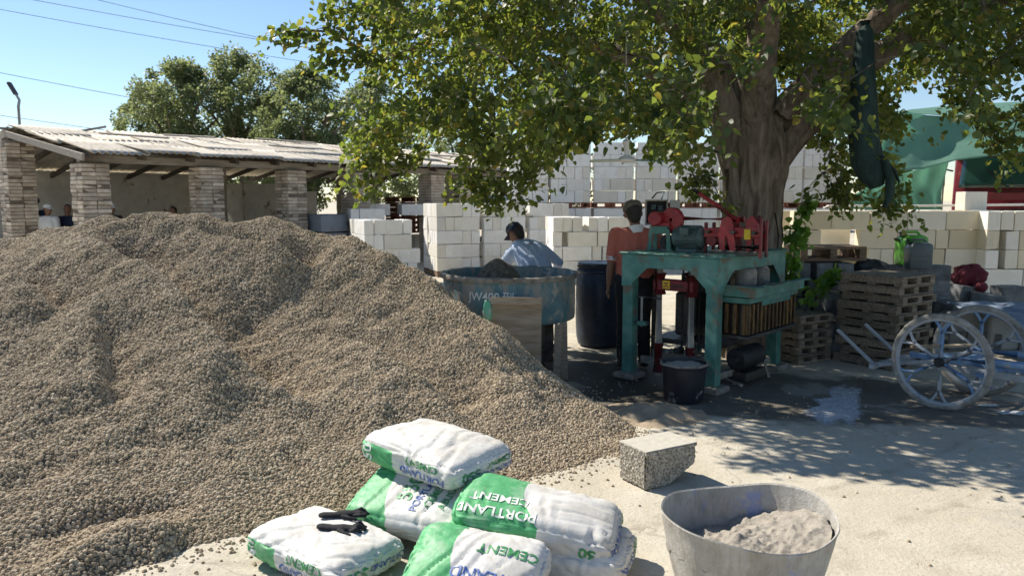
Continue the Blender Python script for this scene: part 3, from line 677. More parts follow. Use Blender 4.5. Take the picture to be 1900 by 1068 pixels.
tr = MB(); tr.box(((tx0+tx1)/2, (ty0+ty1)/2, .872), (tx1-tx0, ty1-ty0, .015)); tr.box((tx1, (ty0+ty1)/2, .915), (.012, ty1-ty0, .095)); tr.box(((tx0+tx1)/2, ty0, .915), (tx1-tx0, .012, .095)); tr.box((tx1+.03, (ty0+ty1)/2, .962), (.075, ty1-ty0+.03, .010)); tr.box(((tx0+tx1)/2, ty0-.02, .962), (tx1-tx0, .05, .010))
p_(tr, 'feed_tray', M_teal, .002)
bm_ = MB(); bm_.grid(lambda u, v: (-.14+u*.38, .22+v*.96, .874+.05*max(0, .3+mnoise.noise(Vector((u*5, v*7, 2))))*min(1, 8*min(u, 1-u, v, 1-v))), 30, 40)
p_(bm_, 'spilled_mortar', M_mud, 0, True)
for x, y in ((-.2, .5), (-.05, .75), (-.3, .8), (-.1, 1.0)): p_(MB().cyl((x, y, .9), (x, y, 1.19), .025, 12), 'tamper_rod', M_steel, 0, True)
p_(MB().tube([(-.35, .35, 1.15), (-.18, .4, 1.08), (-.08, .55, 1.0), (0, .7, .96)], .022, 10), 'hose', M_mud, 0, True)
p_(MB().lathe([(.001, 0), (.085, 0), (.10, .02), (.10, .18), (.085, .20), (.001, .20)], 20, (0, .55, .89)), 'tamper_motor', M_mud, 0, True)
p_(MB().lathe([(.001, 0), (.07, 0), (.08, .02), (.08, .16), (.05, .20), (.001, .20)], 20, (-.02, .92, .89)), 'tamper_motor', M_mud, 0, True)
# pump motor under the mould
Mx = Matrix.Rotation(R(90), 3, 'X')
mp = p_(MB().lathe([(.001, -.27), (.05, -.27), (.05, -.22), (.095, -.21), (.105, -.20), (.105, -.06), (.112, -.055), (.112, -.03), (.105, -.025), (.105, .20), (.085, .22), (.04, .22), (.04, .30), (.001, .30)], 24, (0, .62, .25), M=Mx), 'pump_motor', M_black, 0, True)
p_(MB().box((0, .62, .09), (.2, .4, .08)), 'pump_base', M_steel); p_(MB().cyl((.1, .9, .02), (.06, .86, .22), .02, 10), 'drain_pipe', M_mud, 0, True)
p_(MB().cyl((-.1, .3, .10), (.16, .2, .07), .018, 8), 'drain_pipe', M_mud)
# deck gear: green stand with red bearing, motor, shaft and the lever set
st = [(-.13, 0), (-.13, .06), (-.115, .20), (-.085, .225), (.085, .225), (.115, .20), (.13, .06), (.13, 0), (.085, 0), (.075, .165), (-.075, .165), (-.085, 0)]
sy = .38
for yy in (sy-.05, sy+.05): p_(MB().prism(st, None, lambda u, w_, t: (-.80+u, yy-.006+t*.012, HT+.015+w_)), 'bearing_stand', M_teal, .002)
p_(MB().box((-.80, sy, HT+.245), (.20, .15, .016)), 'stand_top', M_teal)
Z1 = HT+.325
p_(MB().box((-.80, sy, Z1-.06), (.20, .09, .05)), 'bearing_block', M_red, .006)
My = Matrix.Rotation(R(90), 3, 'X')
p_(MB().lathe([(.001, -.07), (.06, -.07), (.07, -.06), (.07, .06), (.06, .07), (.001, .07)], 24, (-.84, sy-.02, Z1), M=My), 'bearing_cap', M_red, 0, True)
p_(MB().lathe([(.001, -.085), (.032, -.085), (.036, -.07), (.036, .0)], 18, (-.84, sy-.02, Z1), M=My), 'oil_cap', M_darkred, 0, True)
gd = MB().lathe([(.02, -.03), (.11, -.03), (.12, -.02), (.12, .02), (.11, .03), (.02, .03)], 30, (-.70, sy+.02, Z1-.01), M=My); p_(gd, 'belt_guard', M_red, 0, True)
p_(MB().lathe([(.02, -.018), (.075, -.018), (.075, .018), (.02, .018)], 24, (-.74, sy, HT+.10), M=My), 'pulley', M_black, 0, True)
p_(MB().cyl((-.70, sy+.06, Z1+.005), (.02, sy+.06, Z1+.005), .027, 14), 'main_shaft', M_red, 0, True)
# electric motor with cooling fins
Mz = Matrix.Rotation(R(90), 3, 'Y')
mo = p_(MB().lathe([(.001, -.16), (.06, -.16), (.095, -.15), (.10, -.12), (.10, .12), (.095, .14), (.07, .16), (.001, .16)], 28, (-.50, sy+.02, HT+.15), M=Mz), 'electric_motor', M_motor, 0, True)
fm = MB()
for k in range(22):
    a = 2*PI*k/22; fm.box((-.50, sy+.02+math.cos(a)*.108, HT+.15+math.sin(a)*.108), (.21, .022, .007), M=Matrix.Rotation(a, 3, 'X'))
link('cooling_fin', fm.mesh('cooling_fin', M_motor), mo); p_(MB().box((-.50, sy+.02, HT+.03), (.20, .18, .035)), 'motor_foot', M_motor)
p_(MB().box((-.50, sy-.10, HT+.21), (.09, .04, .07)), 'terminal_box', M_motor, .006)
# red lever frame
Y2 = sy+.02
p_(MB().bar((-.33, Y2-.05, HT+0.207), (.20, Y2-.05, HT+0.222), .012, .085), 'link_plate', M_red, .003)
p_(MB().bar((-.33, Y2+.10, HT+0.207), (.20, Y2+.10, HT+0.222), .012, .085), 'link_plate', M_red, .003)
p_(MB().box((-.34, Y2, HT+0.148), (.028, .03, .30)), 'upright', M_darkred); p_(MB().box((-.30, Y2+.08, HT+0.148), (.028, .03, .30)), 'upright', M_darkred)
arm = [(-.075, 0), (-.095, .22), (-.07, .40), (-.02, .45), (.03, .42), (.05, .30), (.075, .05), (.075, 0), (.03, 0), (-.01, .20), (-.03, .20), (-.03, 0)]
for yy in (Y2-.07, Y2+.07): p_(MB().prism(arm, None, lambda u, w_, t: (-.08+u, yy-.008+t*.016, HT+.02+w_*.76)), 'cam_arm', M_red, .003)
arm2 = [(-.05, .02), (-.06, .40), (0, .46), (.06, .36), (.09, .02), (.04, .02), (.01, .3), (-.01, .02)]
p_(MB().prism(arm2, None, lambda u, w_, t: (.12+u, Y2-.02+t*.018, HT+.02+w_*.76)), 'cam_arm', M_red, .003)
p_(MB().prism(arm2, None, lambda u, w_, t: (.12+u, Y2+.12+t*.018, HT+.02+w_*.76)), 'cam_arm', M_darkred, .003)
p_(MB().box((.10, Y2-.062, HT+0.200), (.06, .012, .09)), 'yellow_tag', M_yellow, .002)
p_(MB().box((.24, Y2+.03, HT+0.163), (.02, .03, .33)), 'upright', M_darkred); p_(MB().box((.24, Y2-.09, HT+0.178), (.02, .03, .36)), 'upright', M_darkred)
for x in (-.27, -.02, .18): p_(MB().cyl((x, Y2-.12, HT+0.215), (x, Y2+.18, HT+0.215), .018, 12), 'pivot_pin', M_steel, 0, True)
p_(MB().lathe([(.001, -.05), (.05, -.05), (.05, .05), (.001, .05)], 18, (-.26, Y2, HT+0.133), M=My), 'brake_drum', M_darkred, 0, True)
p_(MB().cyl((-.2, Y2, HT+0.074), (.2, Y2, HT+0.089), .03, 12), 'lower_shaft', M_steel, 0, True)
p_(MB().box((-.02, Y2+.02, HT+0.030), (.46, .24, .04)), 'bed_plate', M_steel)
lv0, lv1 = Vector((-.02, Y2, HT+0.318)), Vector((-.56, Y2+.16, HT+.60))
p_(MB().tube([lv0, lv0.lerp(lv1, .5), lv0.lerp(lv1, .9)], [.026, .022, .019], 12), 'hand_lever', M_red, 0, True)
p_(MB().tube([lv0.lerp(lv1, .88), lv1], .024, 12), 'lever_grip', M_black, 0, True)

# ------------------------------------------------------------------ switch box on its post behind the press
sb = thing('switch_box', 'open grey electrical switch box on a post beside the trunk', 'switch box', (at(1218, 395, 8.25).x, 8.25, 0), R(-10))
p2 = MB(); p2.box((0, .11, 1.585), (.235, .012, .27)); p2.box((-.112, .05, 1.585), (.012, .12, .27)); p2.box((.112, .05, 1.585), (.012, .12, .27)); p2.box((0, .05, 1.714), (.235, .12, .012)); p2.box((0, .05, 1.456), (.235, .12, .012)); p2.build('case', M_grey, sb, .002)
MB().box((.19, .03, 1.585), (.10, .14, .26)).build('door', M_grey, sb, .004)
MB().box((0, .10, 1.585), (.20, .008, .23)).build('back_panel', M_black, sb)
for k, (x, z) in enumerate(((-.03, 1.64), (.04, 1.63), (.03, 1.56), (-.05, 1.53), (.02, 1.51))): MB().box((x, .075, z), (.05, .04, .055)).build('breaker', M_grey if k == 2 else M_motor, sb, .003)
MB().box((0, .13, .72), (.06, .05, 1.44)).build('post', M_steel, sb)
MB().tube([(.05, .05, 1.72), (.08, .05, 1.80), (0, .06, 1.79), (-.05, .05, 1.73)], .008, 8).build('cable_loop', M_black, sb, 0, True)

# ================================================================== pan mixer
N = NT('mixer_paint'); co = N.coord('Object', False); f = N.noise(co, 3.2, 8, .68, .3); f2 = N.noise(N.coord('Object', False, (1, 1, .35)), 6, 8, .7)
col = N.ramp(f, [(.35, (.06, .13, .15)), (.5, (.10, .20, .22)), (.65, (.18, .27, .28))])
col = N.mix(N.ramp(f2, [(.46, 0.0), (.56, .85)]), col, (.29, .265, .225)); col = N.mix(N.ramp(N.noise(co, 5, 8, .7), [(.57, 0.0), (.63, .9)]), col, (.40, .365, .30))
M_mixer = N.set(col, .6, 0, N.bump(f2, .4, .01), .4)
mx = at(945, 512, 7.95); mixer = thing('pan_mixer', 'round blue pan mixer crusted with mortar and stencilled JW400', 'mixer', (mx.x, 7.98, 0), 0)
MR = .675; RZ = .985
MB().lathe([(.02, .52), (MR-.02, .52), (MR-.005, .53), (MR, .56), (MR, RZ-.05), (MR+.022, RZ-.05), (MR+.027, RZ-.04), (MR+.022, RZ-.012), (MR+.01, RZ), (MR-.014, RZ), (MR-.018, RZ-.03), (MR-.02, .56), (.02, .55)], 72).build('pan', M_mixer, mixer, 0, True)
MB().lathe([(MR+.028, RZ-.046), (MR+.034, RZ-.03), (MR+.03, RZ-.004), (MR+.008, RZ+.004)], 72, wob=lambda r, z, a: (r+.003*math.sin(a*23), z+.003*math.sin(a*17))).build('rim_crust', M_mud, mixer, 0, True)
for a in (35, 125, 215, 305):
    x, y = math.cos(R(a))*.50, math.sin(R(a))*.50; lg = MB().box((x, y, .265), (.12, .12, .53)).build('leg', M_steel, mixer, .004)
MB().box((0, 0, .46), (.72, .30, .10)).build('gear_box', M_steel, mixer, .01)
MB().cyl((0, 0, .55), (0, 0, .95), .07, 16).build('rotor_hub', M_steel, mixer, 0, True)
for a in (20, 140, 260): MB().bar((0, 0, .90), (math.cos(R(a))*.55, math.sin(R(a))*.55, .88), .05, .03).build('rotor_arm', M_steel, mixer)
# stencilled JW400 and the type character, wrapped on the pan
M_sten = ink('stencil_paint', (.74, .72, .66))
def wrap(me, a0, z0, rad):
    for v in me.vertices:
        a = a0+v.co.x/rad; v.co = Vector((math.cos(a)*rad, math.sin(a)*rad, z0+v.co.y))
    return me
a0 = R(-90-21)
link('stencil_lettering', wrap(text_mesh('JW400', .115, M_sten, .001), a0, .80, MR+.004), mixer)
ty = MB()
for (x0_, y0_, x1_, y1_, w_) in ((-.045, .045, .015, .045, .009), (-.05, .015, .02, .015, .009), (-.03, .045, -.035, -.005, .009), (.0, .045, .0, -.005, .009), (.03, .045, .03, .01, .009), (.05, .05, .05, -.005, .009), (-.035, -.025, .04, -.025, .009), (-.055, -.055, .06, -.055, .01), (.0, -.005, .0, -.055, .009)):
    n_ = 6
    for k in range(n_):
        xa, ya, xb, yb = (x0_+(x1_-x0_)*k/n_, y0_+(y1_-y0_)*k/n_, x0_+(x1_-x0_)*(k+1)/n_, y0_+(y1_-y0_)*(k+1)/n_); d = Vector((xb-xa, yb-ya)).normalized()*w_/2; nx_, ny_ = -d.y, d.x
        ty.add([(xa+nx_, ya+ny_, 0), (xa-nx_, ya-ny_, 0), (xb-nx_, yb-ny_, 0), (xb+nx_, yb+ny_, 0)], [(0, 1, 2, 3)])
link('stencil_lettering', wrap(ty.mesh('stencil_lettering', M_sten), a0+.235/MR, .80, MR+.0045), mixer)
def mixfn(u, v):
    a = u*2*PI; r = v*(MR-.03); x, y = r*math.cos(a), r*math.sin(a)
    z = .82+.30*math.exp(-((x+.12)**2/.055+(y-.05)**2/.06))+.035*mnoise.noise(Vector((x*9, y*9, 4)))+.015*mnoise.noise(Vector((x*28, y*28, 4)))
    return (x, y, z)
M_mix = pm('fresh_mix', [(.06, .048, .036), (.14, .115, .085), (.23, .19, .145)], 25, .95, .9, 60, .02, rnd=0)
mb = MB(); mb.grid(mixfn, 90, 36); o = mb.build('mortar_heap', M_mix, None, 0, True); o.location = mixer.location
tag(o, 'heap of brown mortar mix rising inside the blue pan mixer', 'mortar')
# leaning plywood board, short planks, a green plastic scoop
M_ply = pm('dusty_plywood', [(.22, .165, .105), (.33, .255, .17), (.41, .33, .235)], 4, .85, .3, 60, .004, rnd=.1, stretch=(1, 1, 6), dirt=(.36, .315, .25), dscale=3, dthr=.55)
bd = thing('plywood_board', 'mortar stained plywood board leaning on the front of the pan mixer', 'board', (at(958, 640, 7.12).x, 7.10, 0), R(-4))
MB().box((0, .01, .41), (.46, .022, .82), M=Matrix.Rotation(R(-5), 3, 'X')).build('panel', M_ply, bd, .002)
MB().box((0, -.03, .80), (.47, .03, .07), M=Matrix.Rotation(R(-5), 3, 'X')).build('batten', M_ply, bd, .003)
M_wood = pm('grey_wood', [(.15, .12, .085), (.25, .205, .15), (.34, .29, .22)], 5, .85, .4, 40, .004, rnd=.4, stretch=(3, 12, 12))
for k, (px, t_, lab) in enumerate(((1034, .03, 'rough upright plank next to the mixer leg'), (1046, -.02, 'second upright plank behind the first by the mixer leg'))):
    q = at(px, 680, 7.25+.12*k); o = MB().box((0, 0, .28), (.07, .03, .56), M=Matrix.Rotation(t_, 3, 'Y')).build('plank', M_wood, None, .003); o.location = (q.x, q.y, 0); tag(o, lab, 'plank')
q = at(905, 576, 7.02)
M_gpl = pm('green_plastic', [(.10, .36, .20), (.16, .46, .27)], 10, .4, .1, 40, .002, rnd=0, dirt=(.40, .40, .33), dscale=10)
sc_ = thing('plastic_scoop', 'pale green plastic scoop stuck upright in the gravel slope by the board', 'scoop', (q.x, q.y, q.z-.09), R(10))
def scf(u, v):
    a = (u-.5)*2.6; r = .045*(1-.55*abs(v-.35)**1.6*2); return (r*math.sin(a), .02-r*math.cos(a)*.6+.02*v, v*.18)
mb = MB(); mb.grid(scf, 14, 14); ob = mb.build('blade', M_gpl, sc_, 0, True); sd = ob.modifiers.new('t', 'SOLIDIFY'); sd.thickness = .004
MB().tube([(0, .03, .0), (.01, .03, -.10)], .013, 10).build('handle', M_gpl, sc_, 0, True)

# ------------------------------------------------------------------ blue drum
M_drum = pm('blue_drum', [(.010, .018, .038), (.018, .032, .062), (.035, .052, .085)], 4, .42, .12, 30, .004, rnd=0, dirt=(.16, .17, .17), dscale=2.2, dthr=.60)
q = G(1112, 640); dr = thing('plastic_drum', 'tall dark blue plastic drum between the mixer and the press', 'drum', (q.x+.01, q.y, 0), 0)
MB().lathe([(.001, .012), (.24, .012), (.265, .03), (.285, .12), (.293, .25), (.297, .42), (.297, .58), (.293, .72), (.287, .80), (.270, .84), (.268, .87), (.285, .885), (.285, .91), (.268, .92), (.258, .96), (.244, .96), (.244, .90)], 48).build('body', M_drum, dr, 0, True)
MB().lathe([(.001, .955), (.20, .952), (.245, .958), (.272, .955), (.276, .985), (.25, .992), (.2, .978), (.001, .975)], 40).build('lid', M_drum, dr, 0, True)
MB().lathe([(.270, .93), (.282, .935), (.282, .955), (.270, .96)], 40).build('lid_ring', M_black, dr, 0, True)

# ------------------------------------------------------------------ black bucket
M_bucket = pm('bucket_plastic', [(.010, .011, .016), (.022, .024, .032)], 6, .45, .15, 40, .003, rnd=0, dirt=(.36, .35, .34), dscale=5.5, dthr=.585)
q = G(1268, 742); bk = thing('bucket', 'black plastic bucket smeared with cement standing in front of the press', 'bucket', (q.x, q.y, 0), 0)
MB().lathe([(.001, .008), (.15, .008), (.157, .0), (.165, .012), (.186, .27), (.19, .30), (.198, .30), (.203, .31), (.203, .325), (.198, .333), (.187, .333), (.182, .30), (.16, .03), (.001, .03)], 48).build('shell', M_bucket, bk, 0, True)
MB().lathe([(.188, .3345), (.197, .336), (.202, .330), (.205, .322)], 48, wob=lambda r, z, a: (r+.0015*math.sin(a*11), z+.002*math.sin(a*7))).build('rim_crust', M_mud, bk, 0, True)
MB().tube([(.2*math.cos(t), .2*math.sin(t)*.95, .315+.035*max(0, math.sin(t))) for t in [PI*k/20 for k in range(21)]], .006, 8).build('handle', M_steel, bk, 0, True)
mb = MB(); mb.grid(lambda u, v: (v*.184*math.cos(u*2*PI), v*.184*math.sin(u*2*PI), .308+.012*mnoise.noise(Vector((v*math.cos(u*2*PI)*4, v*math.sin(u*2*PI)*4, 2)))), 40, 12)
o = mb.build('cement_slurry', M_powder, None, 0, True); o.location = bk.location; tag(o, 'pale cement filling the black bucket to its rim', 'cement')

# ================================================================== hand cart
M_cblue = pm('worn_blue_paint', [(.09, .16, .28), (.15, .26, .42), (.25, .35, .48)], 6, .5, .2, 50, .002, rnd=.1, dirt=(.36, .345, .31), dscale=6, dthr=.56)
M_cgrey = pm('dusty_grey_steel', [(.30, .315, .33), (.42, .435, .45)], 10, .75, .3, 60, .003, rnd=.1, dirt=(.14, .18, .24), dscale=7, dthr=.60)
M_tyre = pm('dusty_tyre', [(.14, .135, .12), (.27, .255, .225), (.40, .38, .335)], 12, .9, .7, 70, .008, rnd=.1)
WR = .397
def wheel_mesh_parts(parent, c, label=None):
    wl = MB().lathe([], 3) if False else None
    hub = link('wheel', MB().lathe([(.001, -.06), (.03, -.06), (.038, -.05), (.038, .05), (.03, .06), (.001, .06)], 20, M=Matrix.Rotation(R(90), 3, 'X')).mesh('wheel_hub', M_black, 0, True), parent); hub.location = c
    tp = MB(); RM = Matrix.Rotation(R(90), 3, 'X')
    prof = [(WR-.042, -.022), (WR-.02, -.027), (WR-.006, -.020), (WR, -.008), (WR, .008), (WR-.006, .020), (WR-.02, .027), (WR-.042, .022), (WR-.048, 0), (WR-.042, -.022)]
    tp.lathe(prof, 96, M=RM, wob=lambda r, z, a: (r+(.004 if (r > WR-.01 and int(a*96/2/PI) % 2) else 0), z)); tp.build('tyre', M_tyre, hub, 0, True)
    MB().lathe([(WR-.045, -.020), (WR-.040, -.022), (WR-.058, -.016), (WR-.064, 0), (WR-.058, .016), (WR-.040, .022), (WR-.045, .018)], 72, M=RM).build('rim', M_cgrey, hub, 0, True)
    for k in range(6):
        a = 2*PI*k/6+PI/2; d = Vector((math.cos(a), 0, math.sin(a))); n_ = Vector((-math.sin(a), 0, math.cos(a)))
        s = MB(); s.tube([d*.03, d*.15, d*.235], [.026, .022, .022], 8, fl=.7)
        for sg in (-1, 1): s.tube([d*.21, d*.26+n_*sg*.012, d*.30+n_*sg*.032, d*(WR-.060)*.985+n_*sg*.058], [.017, .015, .014, .014], 8, fl=.8)
        s.build('spoke', M_cblue if k % 2 == 0 else M_cgrey, hub, 0, True)
    return hub
w1 = G(1743, 762); cart = thing('hand_cart', 'two wheeled blue hand cart with spoked wheels and a loading fork', 'hand cart', (0, 0, 0), 0)
ax = Vector((.62, .50, 0)); axn = ax.normalized(); fwd = Vector((axn.y, -axn.x, 0))      # fwd: towards the handles
cart.location = (w1.x+.02, w1.y+.06, 0); cart.rotation_euler = (0, 0, math.atan2(fwd.y, fwd.x))        # local x = handles, local y = axle to the far wheel
WB = ax.length
for y in (0, WB): wheel_mesh_parts(cart, (0, y, WR))
MB().cyl((0, -.05, WR), (0, WB+.05, WR), .017, 12).build('axle', M_steel, cart, 0, True)
for y in (.14, WB-.14):
    MB().tube([(-.05, y, WR+.02), (.35, y, WR+.03), (1.7, y, WR+.06)], .034, 12).build('shaft', M_cblue, cart, 0, True)
    MB().bar((-.06, y, WR-.02), (-.62, y, .25), .04, .03).build('fork_arm', M_cgrey, cart, .002)
    MB().bar((-.60, y, .24), (-.98, y+.01, .52), .034, .022).build('fork_tine', M_cgrey, cart, .002)
MB().bar((.1, .10, WR), (.1, WB-.10, WR), .03, .05).build('cross_bar', M_cblue, cart); MB().bar((-.60, .05, .25), (-.60, WB-.05, .25), .04, .04).build('cross_bar', M_cgrey, cart)
MB().bar((.25, .12, WR-.09), (.25, WB-.12, WR-.09), .06, .03).build('cross_bar', M_cblue, cart)
MB().bar((-.5, .22, .31), (.55, .22, WR-.08), .03, .05).build('rail', M_cgrey, cart); MB().bar((-.5, WB-.22, .31), (.55, WB-.22, WR-.08), .03, .05).build('rail', M_cblue, cart)
MB().bar((-.3, .16, WR+.06), (-.02, WB-.16, WR+.06), .06, .02).build('wooden_slat', M_ply, cart)
# ================================================================== people
M_skin = pm('skin', [(.22, .115, .07), (.30, .165, .105)], 8, .55, .1, 90, .001, rnd=0)
M_skin2 = pm('tanned_skin', [(.17, .085, .05), (.24, .125, .08)], 8, .55, .1, 90, .001, rnd=0)
M_hair = pm('dark_hair', [(.012, .010, .009), (.03, .025, .02)], 40, .7, .5, 120, .004, rnd=0)
def cloth(name, cols, st=(1, 1, .5)): return pm(name, cols, 5, .88, .75, 8, .04, rnd=0, stretch=st, dirt=tuple(.6*c+.4*k for c, k in zip(cols[0], (.30, .27, .22))), dscale=3.5, dthr=.58)
M_polo = cloth('red_polo', [(.38, .105, .07), (.50, .16, .115)]); M_white = cloth('white_cotton', [(.62, .61, .58), (.74, .73, .71)])
M_trous = cloth('dark_trousers', [(.010, .010, .012), (.024, .023, .026)]); M_capg = cloth('grey_cap', [(.085, .07, .055), (.14, .12, .095)])
M_bshirt = cloth('pale_blue_shirt', [(.34, .42, .58), (.46, .54, .68)]); M_navy = cloth('navy_cloth', [(.008, .014, .035), (.018, .028, .06)])
M_shoe = pm('shoe_leather', [(.015, .013, .011), (.04, .034, .028)], 10, .6, .2, 60, .002, rnd=0)
M_eye = pm('eye', [(.02, .015, .012), (.03, .02, .015)], 10, .2, 0, 10, rnd=0)
def hand_parts(wr, d, out, curl=.5):
    """wr wrist, d hand direction, out: direction of the thumb side; five separate bent fingers"""
    wr = Vector(wr); d = Vector(d).normalized(); out = (Vector(out)-d*Vector(out).dot(d)).normalized(); nrm = d.cross(out)
    P = [([wr, wr+d*.045, wr+d*.085], [.024, .030, .031], .62)]
    for k, (Lf, o_) in enumerate(((.070, .030), (.080, .010), (.075, -.010), (.058, -.029))):
        b0 = wr+d*.085+out*o_; k1 = b0+d*Lf*.5+nrm*curl*.012; k2 = b0+d*Lf*.85+nrm*curl*.04
        P.append(([b0-d*.02, b0, k1, k2], [.0095, .0095, .0088, .0075], 1))
    t0 = wr+d*.025+out*.026; P.append(([t0, t0+d*.03+out*.022, t0+d*.062+out*.026+nrm*.006], [.012, .0105, .0085], 1))
    return P
def person(label, root, J, cols, voxel=.012, group=None, sleeves='short', cap=None, hands=True, collar=None, cuff=None):
    """J: joints in metres relative to root (feet). cols: skin, shirt, trousers"""
    J = {k: Vector(v) for k, v in J.items()}; skin, shirt, trou = cols
    T = thing('person', label, 'person', root, 0, group)
    up = (J['head']-J['neck']).normalized(); fw = J['face'].normalized(); fw = (fw-up*fw.dot(up)).normalized(); rt = fw.cross(up)
    h = J['head']
    B = [([J['neck']-up*.05, J['neck']+up*.06, h], [.058, .054, .06], 1),
         ([h-up*.03, h+up*.015, h+up*.055], [.074, .086, .080], 1.0), ([h+fw*.03-up*.07, h+fw*.045-up*.03], [.045, .055], 1),
         ([h-fw*.025+up*.01, h-fw*.03+up*.03], [.08, .08], 1),
         ([h+fw*.085+up*.01, h+fw*.105-up*.02], [.010, .014], 1)]
    for s in (-1, 1): B.append(([h+rt*s*.083+up*.02, h+rt*s*.088-up*.025], [.014, .010], 1))
    tors = [J['hip'], J['waist'], J['chest'], J['neck']-up*.07]
    B.append((tors, [.12, .12, .13, .07], 1))
    for s in 'lr':
        B.append(([J['sh_'+s], J['el_'+s].lerp(J['sh_'+s], .5), J['el_'+s], J['el_'+s].lerp(J['wr_'+s], .35), J['wr_'+s]], [.052, .047, .040, .041, .026], 1))
        if hands: B += hand_parts(J['wr_'+s], J['wr_'+s]-J['el_'+s]*1.0, fw if 'thumb' not in J else J['thumb'])
        B.append(([J['hip'].lerp(J['kn_'+s], .12)+(J['kn_'+s]-J['hip'])*0, J['kn_'+s], J['an_'+s]], [.07, .05, .038], 1))
    body = link('body', fuse_mesh('body', B, voxel*.62 if hands else voxel, skin, 3), T)
    # shirt
    w_ = J['sh_r']-J['sh_l']; half = w_.length/2; lat = w_.normalized()
    S = []
    for f_, k in ((J['hip'], .72), (J['waist'], .74), (J['chest'], .86)): pass
    for o_ in (-.55, 0, .55):
        S.append(([J['hip']+lat*o_*half*.62, J['waist']+lat*o_*half*.66, J['chest']+lat*o_*half*.80, J['chest'].lerp(J['neck'], .55)+lat*o_*half*.70], [.125, .127, .130, .098 if o_ else .105], 1))
    S.append(([J['sh_l'], J['neck']-up*.085, J['sh_r']], [.070, .085, .070], 1))
    for s in 'lr':
        e = J['el_'+s]
        if sleeves == 'short': S.append(([J['sh_'+s], J['sh_'+s].lerp(e, .55), J['sh_'+s].lerp(e, .86)], [.078, .068, .066], 1))
        else: S.append(([J['sh_'+s], J['sh_'+s].lerp(e, .5), e, e.lerp(J['wr_'+s], .5), e.lerp(J['wr_'+s], .93)], [.080, .070, .058, .054, .044], 1))
    link('shirt', fuse_mesh('shirt', S, voxel, shirt, 5), T)
    # trousers and shoes
    Q = [([J['hip']-lat*.09-Vector((0, 0, .02)), J['hip']+lat*.09-Vector((0, 0, .02))], [.128, .128], 1)]
    for s, sg in (('l', -1), ('r', 1)):
        hp = J['hip']+lat*sg*.095; Q.append(([hp, hp.lerp(J['kn_'+s], .5), J['kn_'+s], J['an_'+s]+Vector((0, 0, .03))], [.108, .094, .074, .066], 1))
    link('trousers', fuse_mesh('trousers', Q, voxel*1.3, trou, 4), T)
    for s in 'lr':
        a = J['an_'+s]; f2 = Vector((J['face'].x, J['face'].y, 0)).normalized()
        link('shoe', fuse_mesh('shoe', [([Vector((a.x, a.y, .045))-f2*.04, Vector((a.x, a.y, .04))+f2*.08, Vector((a.x, a.y, .03))+f2*.16], [.045, .042, .03], .85), ([a, Vector((a.x, a.y, .05))], [.045, .045], 1)], voxel*1.2, M_shoe, 3), T)
    # hair and cap
    hm = fuse_mesh('hair', [([h-fw*.035-up*.045, h-fw*.03+up*.03, h-fw*.01+up*.06], [.066, .089, .084], 1)], voxel, M_hair, 2); link('hair', hm, T)
    if cap:
        Mh = Matrix((rt, fw, up)).transposed()
        cp = MB().lathe([(.099, -.002), (.102, .02), (.099, .05), (.083, .083), (.05, .102), (.001, .108)], 26, h+up*.035, M=Mh); co_ = cp.build('cap', cap, T, 0, True)
        bv = MB(); bv.grid(lambda u, v: h+up*(.038-.018*v-.02*abs(u*2-1)**2)+rt*((u*2-1)*(.088-.03*v*v))+fw*(.06+.12*v*(1-.25*abs(u*2-1)**2)), 12, 6); bo = bv.build('visor', cap, co_, 0, True); sd = bo.modifiers.new('t', 'SOLIDIFY'); sd.thickness = .006
        MB().lathe([(.012, 0), (.008, .008), (.001, .010)], 10, h+up*.142, M=Mh).build('button', cap, co_, 0, True)
    for s in (-1, 1): link('eye', MB().lathe([(.001, -.009), (.007, -.006), (.010, 0), (.007, .006), (.001, .009)], 10, h+fw*.086+rt*s*.033+up*.012).mesh('eye', M_eye, 0, True), T)
    if collar: 
        Mh = Matrix((rt, fw, up)).transposed(); MB().lathe([(.088, -.055), (.084, -.02), (.077, .025), (.068, .023), (.068, -.05)], 24, J['neck'], M=Mh).build('collar', collar, T, 0, True)
    if cuff:
        for s in 'lr':
            a, b_ = J['sh_'+s].lerp(J['el_'+s], .84), J['sh_'+s].lerp(J['el_'+s], .95); MB().tube([a, b_], [.068, .069], 20, False).build('cuff', cuff, T, 0, True).modifiers.new('t', 'SOLIDIFY').thickness = .006
    return T
def stand(lean=0, arm=.05):
    return dict(hip=(0, 0, .93), waist=(0, 0, 1.06), chest=(0, 0, 1.25), neck=(0, .0, 1.43), head=(0, .02, 1.575), face=(0, 1, 0), sh_l=(-.185, 0, 1.365), sh_r=(.185, 0, 1.365), el_l=(-.235, -.01, 1.09), el_r=(.235, -.01, 1.09), wr_l=(-.25, .03, .85), wr_r=(.25, .03, .85), kn_l=(-.1, .02, .50), kn_r=(.1, .02, .50), an_l=(-.11, 0, .08), an_r=(.11, 0, .08))
J = stand(); J.update(head=(-.02, .03, 1.575), sh_l=(-.20, 0, 1.37), sh_r=(.20, .0, 1.365), el_l=(-.245, -.02, 1.10), wr_l=(-.265, .01, .86), el_r=(.25, .10, 1.12), wr_r=(.24, .34, 1.10), thumb=(.3, 1, 0), face=(-.1, 1, -.1))
person('man in a red polo shirt and grey cap seen from behind at the press', (at(1178, 500, 7.95).x, 7.95, 0), J, (M_skin2, M_polo, M_trous), cap=M_capg, collar=M_white, cuff=M_white)
